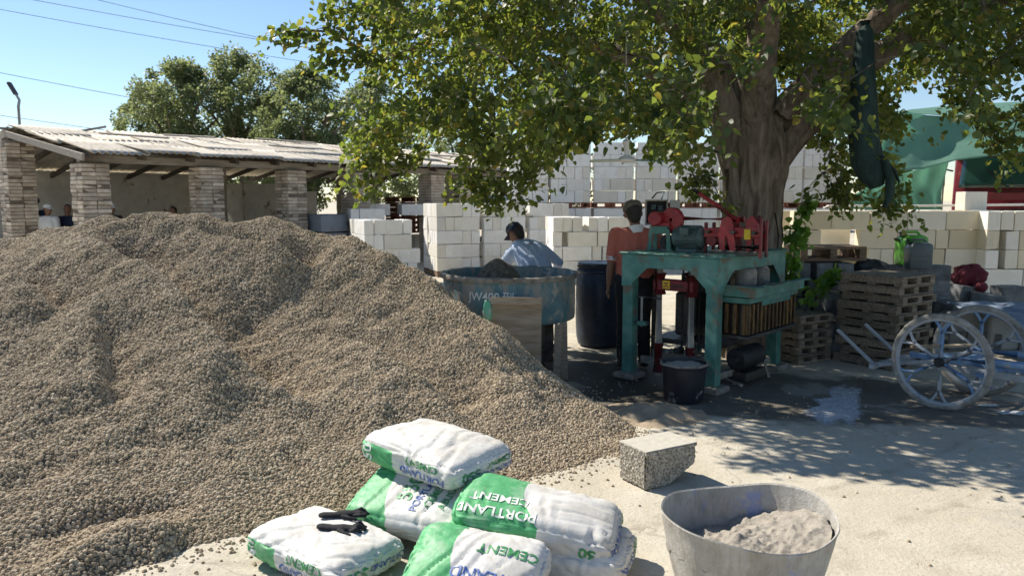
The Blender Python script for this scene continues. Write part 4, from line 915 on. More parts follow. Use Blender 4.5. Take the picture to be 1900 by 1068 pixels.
J = stand(); J.update(hip=(.14, -.12, .86), waist=(.10, -.02, .98), chest=(.04, .12, 1.11), neck=(-.06, .22, 1.20), head=(-.115, .27, 1.315), face=(-.85, .55, -.35), sh_l=(-.16, .10, 1.10), sh_r=(.20, .24, 1.12), el_l=(-.30, .2, .88), wr_l=(-.32, .42, .80), el_r=(.40, .20, .97), wr_r=(.36, .42, .84), kn_l=(.0, -.02, .48), kn_r=(.24, -.05, .48), an_l=(0, -.16, .08), an_r=(.26, -.16, .08))
person('man in a pale blue shirt and navy cap bending behind the mixer', (at(976, 500, 9.05).x, 9.05, 0), J, (M_skin2, M_bshirt, M_trous), cap=M_navy, sleeves='long')
# people standing in the shade of the shed
for lab, px, d, sc_, cols, cp, fc in (
        ('man in a white shirt standing in the shed between brick pillars', 92, 17.3, .95, (M_skin2, M_white, M_trous), M_white, (.9, -.4, 0)),
        ('bareheaded man in a navy shirt standing in the shed', 128, 17.6, .945, (M_skin2, M_navy, M_trous), None, (.3, -1, 0)),
        ('person in a white cap half hidden behind a brick pillar of the shed', 209, 17.4, .965, (M_skin2, M_trous, M_trous), M_white, (1, -.2, 0)),
        ('person in dark clothes beside the tall end pillar of the shed', 67, 17.4, 1.04, (M_skin2, M_navy, M_trous), M_navy, (.8, -.5, 0)),
        ('person with dark hair sitting low beyond the crest of the gravel pile', 322, 17.0, .925, (M_skin2, M_trous, M_trous), None, (-.5, -1, 0))):
    J = stand(); J['face'] = fc; q = at(px, 450, d)
    t = person(lab, (q.x, d, 0), J, cols, .024, 'men waiting in the shed', cap=cp, hands=False); t.scale = (sc_,)*3
# ================================================================== aerated concrete blocks on pallets
def block_mat(name, cols, rnd):
    N = NT(name); co = N.coord('Object'); oi = N.t.nodes.new('ShaderNodeObjectInfo')
    c = N.ramp(oi.outputs['Random'], [(i/(len(cols)-1), k) for i, k in enumerate(cols)])
    f = N.noise(co, 5, 7, .65); c = N.mix(N.ramp(f, [(.45, 0.0), (.75, .4)]), c, (.58, .52, .41))
    f2 = N.noise(N.coord('Object', True, (1, 1, .25)), 12, 6, .6); c = N.mix(N.ramp(f2, [(.58, 0.0), (.75, .35)]), c, (.40, .36, .29))
    return N.set(c, .95, 0, N.bump(N.noise(co, 130, 3, .6), .35, .003), .2)
M_aac = block_mat('white_aerated_concrete', [(.82, .81, .77), (.86, .855, .83), (.78, .74, .64), (.85, .835, .79), (.80, .77, .69), (.70, .67, .60), (.86, .85, .82)], 0)
M_tan = block_mat('cream_aerated_concrete', [(.66, .58, .43), (.72, .65, .50), (.56, .48, .34), (.70, .65, .54), (.76, .73, .66)], 0)
def bmesh_block(mat, seed, dims=(.60, .20, .30)):
    bm = bmesh.new(); bmesh.ops.create_cube(bm, size=1); rr = random.Random(seed)
    for v in bm.verts: v.co = Vector((v.co.x*(dims[0]-.006), v.co.y*(dims[1]-.005), v.co.z*(dims[2]-.005)))+Vector([rr.uniform(-.0025, .0025) for _ in range(3)])
    bmesh.ops.bevel(bm, geom=bm.edges, offset=.006, segments=1, affect='EDGES')
    bm.verts.ensure_lookup_table()          # chipped corners
    for q_ in range(1+seed % 3):
        v = bm.verts[(seed*7+q_*11) % len(bm.verts)]; v.co *= .93-.02*q_
    me = bpy.data.meshes.new('aerated_block'); bm.to_mesh(me); bm.free(); me.materials.append(mat); return me
AAC = [bmesh_block(M_aac, k) for k in range(9)]; TAN = [bmesh_block(M_tan, k+11) for k in range(9)]
REST = []
def course(r, n): return ('top course', 'second course from the top', 'middle course', 'second course from the ground', 'bottom course')[min(4, n-1-r)]
def put_block(meshes, loc, rz, label, group, rx=0, rest=False):
    if rest: REST.append((Vector(loc), rz, meshes)); return None
    o = link('aerated_block', random.choice(meshes)); o.location = loc; o.rotation_euler = (rx, 0, rz); return tag(o, label, 'block', group)
# pallets: boards and blocks are parts
M_pal = pm('pallet_wood', [(.13, .085, .055), (.22, .15, .10), (.30, .225, .16)], 4, .85, .4, 40, .004, rnd=.5, stretch=(2, 10, 10))
M_palred = pm('reddish_pallet_wood', [(.16, .055, .035), (.25, .10, .06)], 4, .85, .4, 40, .004, rnd=.4, stretch=(2, 10, 10))
M_palgrey = pm('weathered_pallet_wood', [(.12, .09, .06), (.22, .17, .12), (.32, .26, .19)], 4, .9, .45, 36, .005, rnd=.55, stretch=(2, 10, 10), dirt=(.36, .33, .28), dscale=5, dthr=.60)
_pm = {}
def pbox(dims, mat):
    k = (dims, mat.name)
    if k not in _pm: _pm[k] = MB().box((0, 0, 0), dims).mesh('board', mat, .003)
    return _pm[k]
def pallet(label, loc, rz, w_, d, h, mat, group, nb=5, fill=.8):
    t = thing('wooden_pallet', label, 'pallet', loc, rz, group); bh = h*.2
    for k in range(nb):
        b = link('deck_board', pbox((w_, round(d/nb*fill, 4), bh), mat), t); b.location = (0, -d/2+d/nb*(k+.5), h-bh/2); b.rotation_euler = (0, 0, random.uniform(-.008, .008))
    for x in (-w_/2+.045, 0, w_/2-.045):
        b = link('stringer', pbox((.085, d-.01, h*.6), mat), t); b.location = (x, 0, h*.5)
    for y in (-d/2+.05, 0, d/2-.05):
        b = link('bottom_board', pbox((w_, .09, bh), mat), t); b.location = (0, y, bh/2)
    return t
def stack(corner, phi, rows, label, group, z0=.13, meshes=AAC, pal=None, front_only=False, palgroup=None, pallabel=None, from_row=0, side=True, top_rows=True, rest=()):
    """corner: near left corner on the ground; phi: heading of the front face. Courses alternate one stretcher and two headers."""
    u = Vector((math.cos(phi), math.sin(phi), 0)); v = Vector((-math.sin(phi), math.cos(phi), 0)); c = Vector(corner)
    for r in range(from_row, rows):
        z = z0+.15+r*.30; flip = r % 2; top = r == rows-1 and top_rows; lab = label+', '+course(r, rows); rs = r in rest
        def P_(x, y): return c+u*(x+random.uniform(-.006, .006))+v*(y+random.uniform(-.008, .008))+Vector((0, 0, z))
        xs_, hx = (.30, (.70, .90)) if not flip else (.70, (.10, .30))
        put_block(meshes, P_(xs_, .10), phi, lab, group, rest=rs)
        for x in hx: put_block(meshes, P_(x, .30), phi+PI/2, lab, group, rest=rs)
        if top or (flip == 0 and side):
            for y in (.30, .50): put_block(meshes, P_(xs_, y), phi, lab, group, rest=rs)
        if side or top:
            for y in (.70, .90, 1.10): put_block(meshes, P_(.30, y), phi, lab, group, rest=rs)
            if top:
                for x in (.70, .90): put_block(meshes, P_(x, .90), phi+PI/2, lab, group, rest=rs)
    if pal:
        q = c+u*.5+v*.6; pallet(pallabel, (q.x, q.y, z0-.13), phi, 1.0, 1.2, .13, pal, palgroup)
PH = R(21)
s0 = Vector((-1.66, 17.3, 0)); du = Vector((math.cos(PH), math.sin(PH), 0))
for k in range(3):
    nm = ('the neat stack beside the gappy one', 'the neat stack behind the blue shirted man', 'the neat stack behind the gapped one')[k]
    stack(s0+du*1.11*k, PH, 5, 'white block in '+nm, 'blocks of the tight row', pal=M_pal, palgroup='pallets under the tight row', pallabel='wooden pallet under '+nm, side=k == 0)
# loosely laid open stacks: courses with gaps
def loose(corner, phi, nx_, ny_, rows, label, group, seed, z0=0.0):
    rr = random.Random(seed); u = Vector((math.cos(phi), math.sin(phi), 0)); v = Vector((-math.sin(phi), math.cos(phi), 0)); c = Vector(corner)
    lab0 = label
    for r in range(rows):
        x = 0.0; label = lab0+', '+course(r, rows)
        while x < nx_-.15:
            if (rr.random() < .5 and x+.6 <= nx_+.1): put_block(AAC, c+u*(x+.30)+v*(.10+rr.uniform(0, .04))+Vector((0, 0, z0+.15+r*.3)), phi+rr.uniform(-.03, .03), label, group); x += .60+rr.choice((0, .01, .01, .02, .12))
            else: put_block(AAC, c+u*(x+.10)+v*(.30+rr.uniform(0, .05))+Vector((0, 0, z0+.15+r*.3)), phi+PI/2+rr.uniform(-.03, .03), label, group); x += .20+rr.choice((0, .01, .01, .02, .12))
        if ny_ > 0:
            y = .62
            while y < ny_: put_block(AAC, c+u*.30+v*(y+.10)+Vector((0, 0, z0+.15+r*.3)), phi, label, group); y += .22+rr.choice((0, .05, .15))
    # closing course on top
q = at(1026, 470, 16.0); loose((q.x, 16.0, 0), R(6), 1.75, 1.0, 5, 'white block in the open gapped stack between the two workers', 'blocks of the gapped stack', 3, -.14)
q = at(672, 470, 15.6); loose((q.x, 15.9, 0), R(26), 1.15, 1.1, 5, 'white block in the gappy stack rising beyond the gravel slope', 'blocks of the stack beyond the gravel', 8, -.20)
q = at(648, 470, 18.3); loose((q.x, 18.6, 0), R(20), 1.0, 0, 5, 'white block in the low stack behind the gappy one', 'blocks of the rear low stack', 12, 0)
for k in range(3):
    q = at(660+k*88, 470, 21.0); stack((q.x, 20.6+.25*k, 0), R(14), 5, 'white block in the far row showing only over the nearer stacks', 'blocks of the far row', z0=.10, side=False, from_row=4, rest=(4,))
NTH = ('first', 'second', 'third', 'fourth', 'fifth', 'sixth', 'seventh', 'eighth')
# double height row: first level shows only its top course
D2 = 19.7; q0 = at(944, 400, D2)
for k in range(8):
    c = Vector((q0.x+k*1.075, D2+k*.05, 0)); ph = R(2.5)
    stack(c, ph, 5, 'white block under the upper pallets of the high row', 'blocks below the upper pallets', z0=.0, side=k == 0, from_row=3, rest=(3, 4))
    stack(c+Vector((random.uniform(-.02, .02), 0, 0)), ph, 5, 'white block of the upper tier, '+NTH[k]+' from the shed', 'blocks on the upper pallets', z0=1.64, side=k == 0, top_rows=False, pal=M_palred, palgroup='upper pallets', pallabel='reddish pallet under the upper tier, '+NTH[k]+' stack from the shed', rest=(3, 4))
# long cream wall of blocks on the right
ph = R(-1); c0 = at(1470, 470, 12.5); u = Vector((math.cos(ph), math.sin(ph), 0)); v = Vector((-math.sin(ph), math.cos(ph), 0))
rr = random.Random(21); LABT = 'cream block in the long low wall of blocks below the green tarpaulin'; GT = 'cream blocks of the long low wall'
for r in range(5):
    x = -.15*(r % 2)
    while x < 3.35:
        z = .15+.30*r+.04; LABT = 'cream block in the low wall below the green tarpaulin, '+course(r, 5); rs = r == 0
        t_ = rr.random()
        if t_ < .55 or r == 4: put_block(TAN, Vector((c0.x, 12.5, 0))+u*(x+.30)+v*(.10)+Vector((0, 0, z)), ph, LABT, GT, rest=rs); x += .604
        elif t_ < .90: put_block(TAN, Vector((c0.x, 12.5, 0))+u*(x+.10)+v*(.30)+Vector((0, 0, z)), ph+PI/2, LABT, GT, rest=rs); x += .204
        else: put_block(TAN, Vector((c0.x, 12.5, 0))+u*(x+.30)+v*(.45)+Vector((0, 0, z)), ph, LABT, GT, rest=rs); x += .604
for k in range(6):
    for j in range(2): put_block(TAN, Vector((c0.x, 12.5, 0))+u*(.3+.604*k)+v*(.72+.21*j)+Vector((0, 0, 1.39)), ph, 'cream block behind the front row on the low wall, top course', 'cream blocks behind the top course', rest=j == 1)
# cross stack closing the wall on the right, its small ends towards the yard
cx = at(1822, 470, 12.3); LABX = 'pale block laid end on in the stack closing the cream wall'; GX = 'blocks of the end-on stack'
for r in range(5):
    x = 0.0
    while x < 1.3:
        z = .15+.30*r+.04; LABX = 'pale block laid end on beside the cream wall, '+course(r, 5)
        if rr.random() < .8: put_block(TAN if rr.random() < .5 else AAC, Vector((cx.x, 12.2, 0))+u*(x+.10)+v*(.30)+Vector((0, 0, z)), ph+PI/2, LABX, GX); x += .204+rr.choice((0, 0, .10))
        else: put_block(AAC, Vector((cx.x, 12.2, 0))+u*(x+.30)+v*.10+Vector((0, 0, z)), ph, LABX, GX); x += .61
q = at(1792, 374, 12.9); o = put_block(TAN, (q.x, 12.75, 1.69), ph+R(18), 'single pale block standing on top of the cream wall by the truck', None); o.location.z = 1.54+.155; o.scale = (.75, 1, 1)
M_pipe = pm('white_pipe', [(.55, .54, .50), (.68, .67, .64)], 8, .5, .1, 50, .001, rnd=0)
mb = MB(); mb.tube([at(1528, 388, 13.0), at(1536, 384, 12.95), at(1700, 384, 12.95), at(1900, 382, 12.95), at(1990, 382, 12.95)], .018, 8)
o = mb.build('steel_pipe', M_pipe, None, 0, True); o.location.z = .02; tag(o, 'thin whitish pipe lying along the top of the cream block wall', 'pipe')

# ------------------------------------------------------------------ pallets by the press
g_p = 'pallets of the tall stack'; ORD = ['topmost']+['%s from the top' % w_ for w_ in ('second', 'third', 'fourth', 'fifth', 'sixth', 'seventh', 'eighth', 'ninth', 'tenth')]
q = G(1672, 688); base = Vector((q.x, q.y+.42, 0)); z = 0
for k in range(10):
    h_ = .092+random.uniform(-.008, .008)
    t = pallet('weathered pallet in the tall stack behind the cart wheels, '+ORD[9-k], (base.x+random.uniform(-.035, .035)+(.03 if k > 6 else 0), base.y+random.uniform(-.03, .03), z), R(35+random.uniform(-3, 3)), .64, .68, h_, M_palgrey, g_p, 5, fill=.95); z += h_+.002
q = G(1498, 676); base = Vector((q.x, q.y+.33, 0)); z = 0
for k in range(6):
    t = pallet('small pallet in the low stack between press and cart, '+ORD[5-k], (base.x+random.uniform(-.02, .02), base.y+random.uniform(-.02, .02), z), R(28+random.uniform(-3, 3)), .52, .5, .082, M_palgrey, 'pallets of the low stack', 5); t.rotation_euler.x = R(-1.5); z += .084
# ------------------------------------------------------------------ grey concrete blocks behind
M_gblk = pm('grey_concrete', [(.10, .105, .11), (.17, .175, .18), (.25, .25, .245)], 7, .95, .6, 60, .008, rnd=.35)
GB = []
for sd_ in range(4):
    bm = bmesh.new(); bmesh.ops.create_cube(bm, size=1); bmesh.ops.bevel(bm, geom=bm.edges, offset=.03, segments=1, affect='EDGES'); bmesh.ops.subdivide_edges(bm, edges=bm.edges, cuts=2, use_grid_fill=True)
    for v_ in bm.verts: v_.co = Vector((v_.co.x*.39, v_.co.y*.19, v_.co.z*.188)); v_.co += Vector([.008*mnoise.noise(v_.co*14+Vector((sd_*7, k*3, 0))) for k in range(3)])
    me = bpy.data.meshes.new('concrete_block'); bm.to_mesh(me); bm.free(); me.materials.append(M_gblk); GB.append(me)
def gblk(loc, rz, label, group='grey concrete blocks behind the pallets', tilt=(0, 0)):
    o = link('concrete_block', random.choice(GB)); o.location = loc; o.rotation_euler = (tilt[0], tilt[1], rz); return tag(o, label, 'concrete block', group)
b0 = at(1482, 480, 9.05)
for r in range(5):
    x = -.1*(r % 2)
    for k in range(4 if r < 4 else 3):
        gblk((b0.x+.05+x+k*.235+random.uniform(-.01, .01), 9.2+random.uniform(-.02, .02), .095+r*.20), PI/2+random.uniform(-.06, .06), 'dark grey concrete block in the pile behind the low pallets, '+course(r, 5))
        if r in (1, 3) and k < 2: gblk((b0.x+.15+k*.42, 9.52, .095+r*.20), 0, 'dark grey concrete block in the pile behind the low pallets, '+course(r, 5))
for px, py, d, rz, tl in ((1535, 610, 8.55, .4, (0, .1)), (1555, 640, 8.45, -.3, (.2, 0)), (1575, 600, 8.6, .9, (0, .3)), (1560, 560, 8.7, .2, (.4, .1)), (1580, 660, 8.4, .5, (0, 0))):
    q = at(px, py, d); gblk((q.x, d, max(.09, q.z)), rz, 'loose grey block tumbled between the low and the tall pallets', 'tumbled grey blocks', tl)
g2 = 'broken blocks beyond the tall pallets'
for px, py, d, rz, tl in ((1790, 545, 9.6, .3, (.1, .1)), (1830, 560, 9.4, -.4, (0, .15)), (1760, 575, 9.3, .7, (.2, 0)), (1800, 590, 9.2, .1, (0, 0)), (1840, 600, 9.2, .5, (.1, 0)), (1780, 615, 9.1, -.2, (0, .1)), (1870, 545, 9.8, .2, (0, 0)), (1890, 590, 9.4, .6, (0, .2)), (1850, 630, 9.0, .1, (0, 0)), (1900, 640, 9.0, .4, (0, 0)), (1770, 650, 9.0, .3, (0, 0)), (1820, 655, 8.95, -.3, (0, 0))):
    q = at(px, py, d); o = gblk((q.x, d, max(.09, q.z)), rz, 'broken grey block heaped beyond the tall pallet stack', g2, tl); o.scale = (.8+.3*random.random(), 1.1, 1.1)
# old pallet laid on the grey pile
pq = at(1530, 452, 9.3); pallet('old brown pallet standing on the grey concrete blocks near the trunk', (pq.x+.02, 9.35, 1.005), R(4), .80, .5, .17, M_pal, None, 3)
# white-grey larger blocks under a blue cloth beside the cart
for k, (px, py) in enumerate(((1800, 648), (1868, 652), (1935, 650))):
    q = G(px, py); o = link('concrete_block', MB().box((0, 0, .21), (.40, .36, .42)).mesh('concrete_block', pm('pale_concrete_%d' % k, [(.30, .30, .29), (.42, .415, .40)], 6, .95, .5, 50, .006, rnd=.1), .02)); o.location = (q.x, q.y+.25, 0); o.rotation_euler = (0, 0, .1*k)
    tag(o, 'big pale concrete block standing under the edge of the blue sheet', 'concrete block', 'pale blocks beside the cart')
M_sheet = pm('blue_sheet', [(.13, .17, .24), (.20, .25, .33), (.28, .33, .40)], 5, .7, .4, 16, .02, rnd=0)
def shf(u, v):
    p = at(1842+u*200, 600, 8.0); x = p.x; y = 7.62+v*1.25
    z = .50+.05*v+.035*mnoise.noise(Vector((x*3, y*4, 1)))+.015*mnoise.noise(Vector((x*9, y*9, 4)))
    if v < .12: z -= (.12-v)*1.6*(1+.8*mnoise.noise(Vector((x*5, 0, 2))))
    return (x, y-.05*(v < .12), z)
mb = MB(); mb.grid(shf, 40, 30); o = mb.build('plastic_sheet', M_sheet, None, 0, True); o.modifiers.new('t', 'SOLIDIFY').thickness = .004; tag(o, 'crumpled blue plastic sheet spread over the blocks behind the cart', 'sheet')
# jerrycans, cloths
def jerrycan(label, loc, rz, mat, s=1.0):
    t = thing('jerrycan', label, 'jerrycan', loc, rz); 
    ol = [(-.5, 0), (-.5, .78), (-.36, .93), (-.10, .95), (.12, .95), (.30, .95), (.5, .88), (.5, 0)]
    MB().prism(ol, None, lambda u_, w_, k: (u_*.29*s, (-.105+.21*k)*s, w_*.36*s)).build('body', mat, t, .022*s, True, 2)
    MB().tube([(-.10*s, 0, .335*s), (-.08*s, 0, .375*s), (.06*s, 0, .378*s), (.10*s, 0, .335*s)], .016*s, 10).build('handle', mat, t, 0, True)
    MB().cyl((-.125*s, 0, .325*s), (-.14*s, 0, .375*s), .026*s, 14).build('cap', M_black, t, 0, True)
    for z in (.10, .17): MB().box((0, -.107*s, z*s), (.20*s, .012*s, .022*s)).build('moulded_rib', mat, t, .004)
    return t
M_lime = pm('bright_green_plastic', [(.07, .30, .02), (.13, .44, .035)], 6, .35, .1, 30, .002, rnd=0); M_cgry = pm('grey_plastic', [(.07, .09, .10), (.12, .145, .15)], 6, .4, .1, 30, .002, rnd=0)
for px in (1600, 1640, 1690, 1735):
    for r in range(5): 
        q = at(px, 510, 9.4); gblk((q.x, 9.5, .095+r*.185), random.uniform(-.06, .06), 'dark grey concrete block below the jerrycans, '+course(r, 5), 'blocks under the jerrycans')
q = at(1692, 505, 9.45); jerrycan('bright lime green jerrycan beyond the tall pallet stack', (q.x, 9.50, .93), R(6), M_lime, 1.06)
q = at(1700, 508, 9.3); jerrycan('small grey green jerrycan in front of the lime green one', (q.x, 9.28, .90), R(-4), M_cgry, .92)
def bundle(name, label, cat, c, rx, ry, rz_, mat, seed, n=26):
    mb = MB(); c = Vector(c)
    mb.grid(lambda u, v: c+Vector((rx*math.cos(u*2*PI)*math.sin(v*PI), ry*math.sin(u*2*PI)*math.sin(v*PI), rz_*math.cos(v*PI)))*(1+.28*mnoise.noise(Vector((math.cos(u*2*PI)*2, math.sin(u*2*PI)*2, v*4+seed)))+.10*mnoise.noise(Vector((math.cos(u*2*PI)*6, math.sin(u*2*PI)*6, v*11+seed)))), n*2, n)
    return tag(mb.build(name, mat, None, 0, True), label, cat)
M_maroon = cloth('maroon_cloth', [(.09, .012, .02), (.17, .025, .04)]); M_dtarp = cloth('dark_tarp', [(.03, .035, .04), (.06, .065, .07)])
bundle('cloth_bundle', 'crumpled maroon cloth lying on the broken blocks', 'cloth', at(1797, 512, 9.7), .22, .16, .13, M_maroon, 2)
bundle('cloth_bundle', 'small maroon rag hanging beside the larger crumpled cloth', 'cloth', at(1822, 532, 9.45), .07, .05, .06, M_maroon, 4, 16)
bundle('tarp_bundle', 'folded dark tarpaulin on the grey blocks behind the tall pallets', 'tarpaulin', at(1617, 498, 9.2), .20, .16, .10, M_dtarp, 6)
bundle('tarp_bundle', 'dark sack slumped between grey blocks and the tall pallets', 'sack', at(1575, 545, 8.75), .13, .1, .11, M_dtarp, 9)

# blocks past the count that can be picked out singly: one object
rm = MB()
for loc, rz, ms in REST: rm.box(loc, (.594, .195, .295), rz=rz)
tag(rm.build('aerated_blocks', M_aac, None, .005), 'white blocks of the far and hidden courses of the stacks', 'blocks', kind='stuff')
# ================================================================== the big mulberry tree
def leaf_mat(name, top, back, hue=.5):
    N = NT(name); g = N.t.nodes.new('ShaderNodeNewGeometry'); rpi = g.outputs['Random Per Island']
    oi = N.t.nodes.new('ShaderNodeObjectInfo'); r = N.math('FRACT', N.math('ADD', rpi, oi.outputs['Random']))
    c = N.ramp(r, top); t = N.ramp(r, back)
    N.set(c, .48, 0, None, .45); tr = N.t.nodes.new('ShaderNodeBsdfTranslucent'); N.l(t, tr.inputs[0])
    mx_ = N.t.nodes.new('ShaderNodeMixShader'); mx_.inputs[0].default_value = .46; N.l(N.b.outputs[0], mx_.inputs[1]); N.l(tr.outputs[0], mx_.inputs[2]); N.l(mx_.outputs[0], N.out.inputs[0]); return N.m
M_leaf = leaf_mat('mulberry_leaf', [(0, (.038, .066, .024)), (.5, (.055, .088, .030)), (.9, (.085, .115, .038)), (.985, (.2, .17, .045))], [(0, (.16, .23, .03)), (.5, (.27, .34, .045)), (.9, (.40, .44, .065)), (.985, (.5, .40, .06))])
N = NT('bark'); co = N.coord('Object', False); st = N.coord('Object', False, (1, 1, .22))
f = N.noise(st, 9, 8, .7, .8); f2 = N.noise(co, 2.2, 5, .6)
col = N.ramp(f, [(.32, (.07, .055, .042)), (.5, (.22, .18, .14)), (.68, (.38, .32, .26))]); col = N.mix(N.ramp(f2, [(.4, 0.0), (.7, .4)]), col, (.10, .075, .055))
M_bark = N.set(col, .95, 0, N.bump(f, 1.0, .05), .2)
LV = np.array([(0, 0, 0), (0, .5, -.04), (0, 1.0, -.16), (-.27, -.07, .05), (-.43, .25, .05), (-.29, .66, -.03), (.27, -.07, .05), (.43, .25, .05), (.29, .66, -.03)], float)
LF = np.array([(0, 1, 4, 3), (1, 2, 5, 4), (0, 6, 7, 1), (1, 7, 8, 2)])
def leaves_mesh(name, mats, mat):
    """mats: (n,3,4) leaf transforms -> one mesh"""
    n = len(mats); V = np.einsum('nij,kj->nki', mats[:, :, :3], LV)+mats[:, None, :, 3]
    F = (LF[None]+(np.arange(n)*9)[:, None, None]).reshape(-1, 4)
    me = bpy.data.meshes.new(name); me.vertices.add(n*9); me.vertices.foreach_set('co', V.reshape(-1).astype(np.float32))
    me.loops.add(F.size); me.loops.foreach_set('vertex_index', F.reshape(-1).astype(np.int32)); me.polygons.add(len(F)); me.polygons.foreach_set('loop_start', np.arange(0, F.size, 4, dtype=np.int32))
    me.polygons.foreach_set('use_smooth', np.ones(len(F), bool)); me.update(calc_edges=True); me.materials.append(mat); return me
def leaf_transforms(P, D, size, g=np.random.default_rng(3), droop=.55):
    """P positions, D outward directions; leaves hang and turn their faces upwards and outwards"""
    n = len(P); y = D+g.normal(0, .55, (n, 3)); y[:, 2] -= droop; y /= np.linalg.norm(y, axis=1)[:, None]
    z = g.normal(0, .55, (n, 3))+np.array([0, 0, .75]); z -= y*np.sum(z*y, 1)[:, None]; z /= np.linalg.norm(z, axis=1)[:, None]; x = np.cross(y, z)
    s = size*g.uniform(.6, 1.2, n); return np.stack([x*s[:, None], y*s[:, None], z*s[:, None], P], 2)
TX, TY = 2.68, 8.75
tree = thing('mulberry_tree', 'huge old mulberry tree with a gnarled trunk shading the press', 'tree', (TX, TY, 0), 0)
def bark_tube(mb, pts, rs, n=44, sub=14):
    P = []; Q = []
    pts = [Vector(p) for p in pts]
    for i in range(len(pts)-1):
        p0, p1, p2, p3 = pts[max(0, i-1)], pts[i], pts[i+1], pts[min(len(pts)-1, i+2)]
        for k in range(sub):
            t = k/sub; t2, t3 = t*t, t*t*t
            P.append(.5*((2*p1)+(p2-p0)*t+(2*p0-5*p1+4*p2-p3)*t2+(-p0+3*p1-3*p2+p3)*t3)); Q.append(rs[i]*(1-t)+rs[i+1]*t)
    P.append(pts[-1]); Q.append(rs[-1]); s0_ = len(mb.v); mb.tube(P, Q, n)
    for i in range(len(P)):
        for k in range(n):
            j = s0_+i*n+k; v = Vector(mb.v[j]); d = v-P[i]; a = math.atan2(d.y, d.x); L_ = d.length
            ridge = abs(mnoise.noise(Vector((math.cos(a)*3.2, math.sin(a)*3.2, v.z*.9+v.x*.6))))
            lump = mnoise.noise(v*2.3); rg2 = abs(mnoise.noise(Vector((math.cos(a)*7, math.sin(a)*7, v.z*2.2))))
            mb.v[j] = tuple(P[i]+d*(1+.42*(ridge-.2)+.16*lump+.20*(rg2-.2)))
tm = MB()
bark_tube(tm, [(.0, 0, -.05), (.0, 0, .35), (-.02, 0, .9), (.0, 0, 1.5), (.01, 0, 1.95), (-.02, 0, 2.35), (-.06, 0, 2.7)], [.50, .38, .315, .30, .31, .33, .29])
trk = tm.build('trunk', M_bark, tree, 0, True)
limbs = {'l': ([(-.10, 0, 2.1), (-.34, -.05, 2.7), (-.56, -.12, 3.2), (-1.2, -.3, 3.8), (-2.4, -.8, 4.2)], [.24, .20, .17, .13, .07]),
         'm': ([(-.02, 0, 2.5), (.05, .1, 3.1), (.1, .2, 3.9), (0, .1, 5.0)], [.26, .19, .14, .06]),
         'r': ([(.18, 0, 2.15), (.52, -.05, 2.55), (.85, -.1, 2.95), (1.2, -.1, 3.25), (2.4, -.3, 3.8), (3.4, -.5, 4.1)], [.19, .165, .145, .125, .09, .05]),
         'f': ([(-.05, -.1, 2.5), (-.2, -.9, 3.3), (-.5, -2.0, 3.8), (-.8, -2.8, 4.1)], [.17, .12, .09, .05]),
         'b': ([(.05, .15, 2.4), (.4, 1.2, 3.3), (.6, 2.6, 4.0)], [.18, .12, .05]),
         'g': ([(.2, -.1, 2.6), (.9, -1.0, 3.5), (1.6, -2.0, 3.9)], [.14, .10, .05]),
         'h': ([(-.1, .1, 2.5), (-1.2, 1.0, 3.4), (-2.4, 1.8, 3.9)], [.15, .10, .05])}
nodes = []
for k, (pts, rs) in limbs.items():
    lm = MB(); bark_tube(lm, pts, rs, 24, 8); lm.build('limb', M_bark, tree, 0, True)
    for i in range(len(pts)-1):
        for t in (0, .33, .66): nodes.append(Vector(pts[i]).lerp(Vector(pts[i+1]), t))
    nodes.append(Vector(pts[-1]))
# crown outline: lowest leaves over each direction of view, as the photograph shows them
LB = [(500, 0), (560, 60), (636, 120), (642, 330), (655, 350), (700, 352), (722, 330), (740, 285), (800, 262), (865, 275), (880, 350), (925, 380), (965, 345), (1000, 330), (1060, 305), (1100, 280), (1150, 262), (1205, 275), (1250, 320), (1300, 330), (1335, 300), (1350, 180), (1440, 165), (1475, 185), (1495, 215), (1525, 320), (1575, 345), (1600, 350), (1650, 380), (1668, 200), (1700, 165), (1750, 190), (1800, 235), (1850, 255), (1900, 255), (2100, 280), (2600, 250)]
lbx, lby = zip(*LB)
g = np.random.default_rng(11); CL = []
def canopy_ok(p):
    px, py = proj(p); lim = np.interp(px, lbx, lby)-30
    s = p-SUNV*(p.z/SUNV.z)                                   # where this tuft's shadow would fall on the yard
    if s.y < np.interp(s.x, (.3, .85, 1.2, 2.1, 3.0, 6.0), (7.2, 6.2, 5.2, 4.75, 4.5, 4.3)): return False
    if p.y > TY+1.0 and p.z < 2.5+.12*(p.y-TY): return False
    if px < 640: return False
    if 1420 < px < 1490 and 140 < py < 235: return False
    if 1300 < px < 1480 and py > 120 and p.y < TY+.3: return False
    if 1575 < px < 1665 and py > 60 and p.y < 7.9: return False
    if 1130 < px < 1200 and py > 40 and p.y < 8.1: return False
    if 1655 < px < 1745 and 150 < py: return False
    return py < lim
while len(CL) < 2150:
    r = 4.55*math.sqrt(g.random()); a = g.random()*2*PI; x, y = r*math.cos(a), r*math.sin(a)*.98+.1
    top = 5.6-.085*r*r; z = 2.0+(top-2.0)*g.random()**1.5
    if z < 2.2+.0*r or r < .5 and z < 3: continue
    p = Vector((TX+x, TY+y, z))
    if not canopy_ok(p): continue
    # clumps: keep gaps between tufts
    if mnoise.noise(Vector((x*.95, y*.95, z*1.1))) < -.06+.12*g.random(): continue
    CL.append(Vector((x, y, z)))
while len(CL) < 2900:                                            # the closed upper dome of the crown
    r = 4.3*math.sqrt(g.random()); a = g.random()*2*PI; x, y = r*math.cos(a), r*math.sin(a)*.98+.1; top = 5.9-.085*r*r; z = 3.3+(top-3.3)*g.random()
    p = Vector((TX+x, TY+y, z))
    if top > 3.4 and canopy_ok(p): CL.append(Vector((x, y, z)))
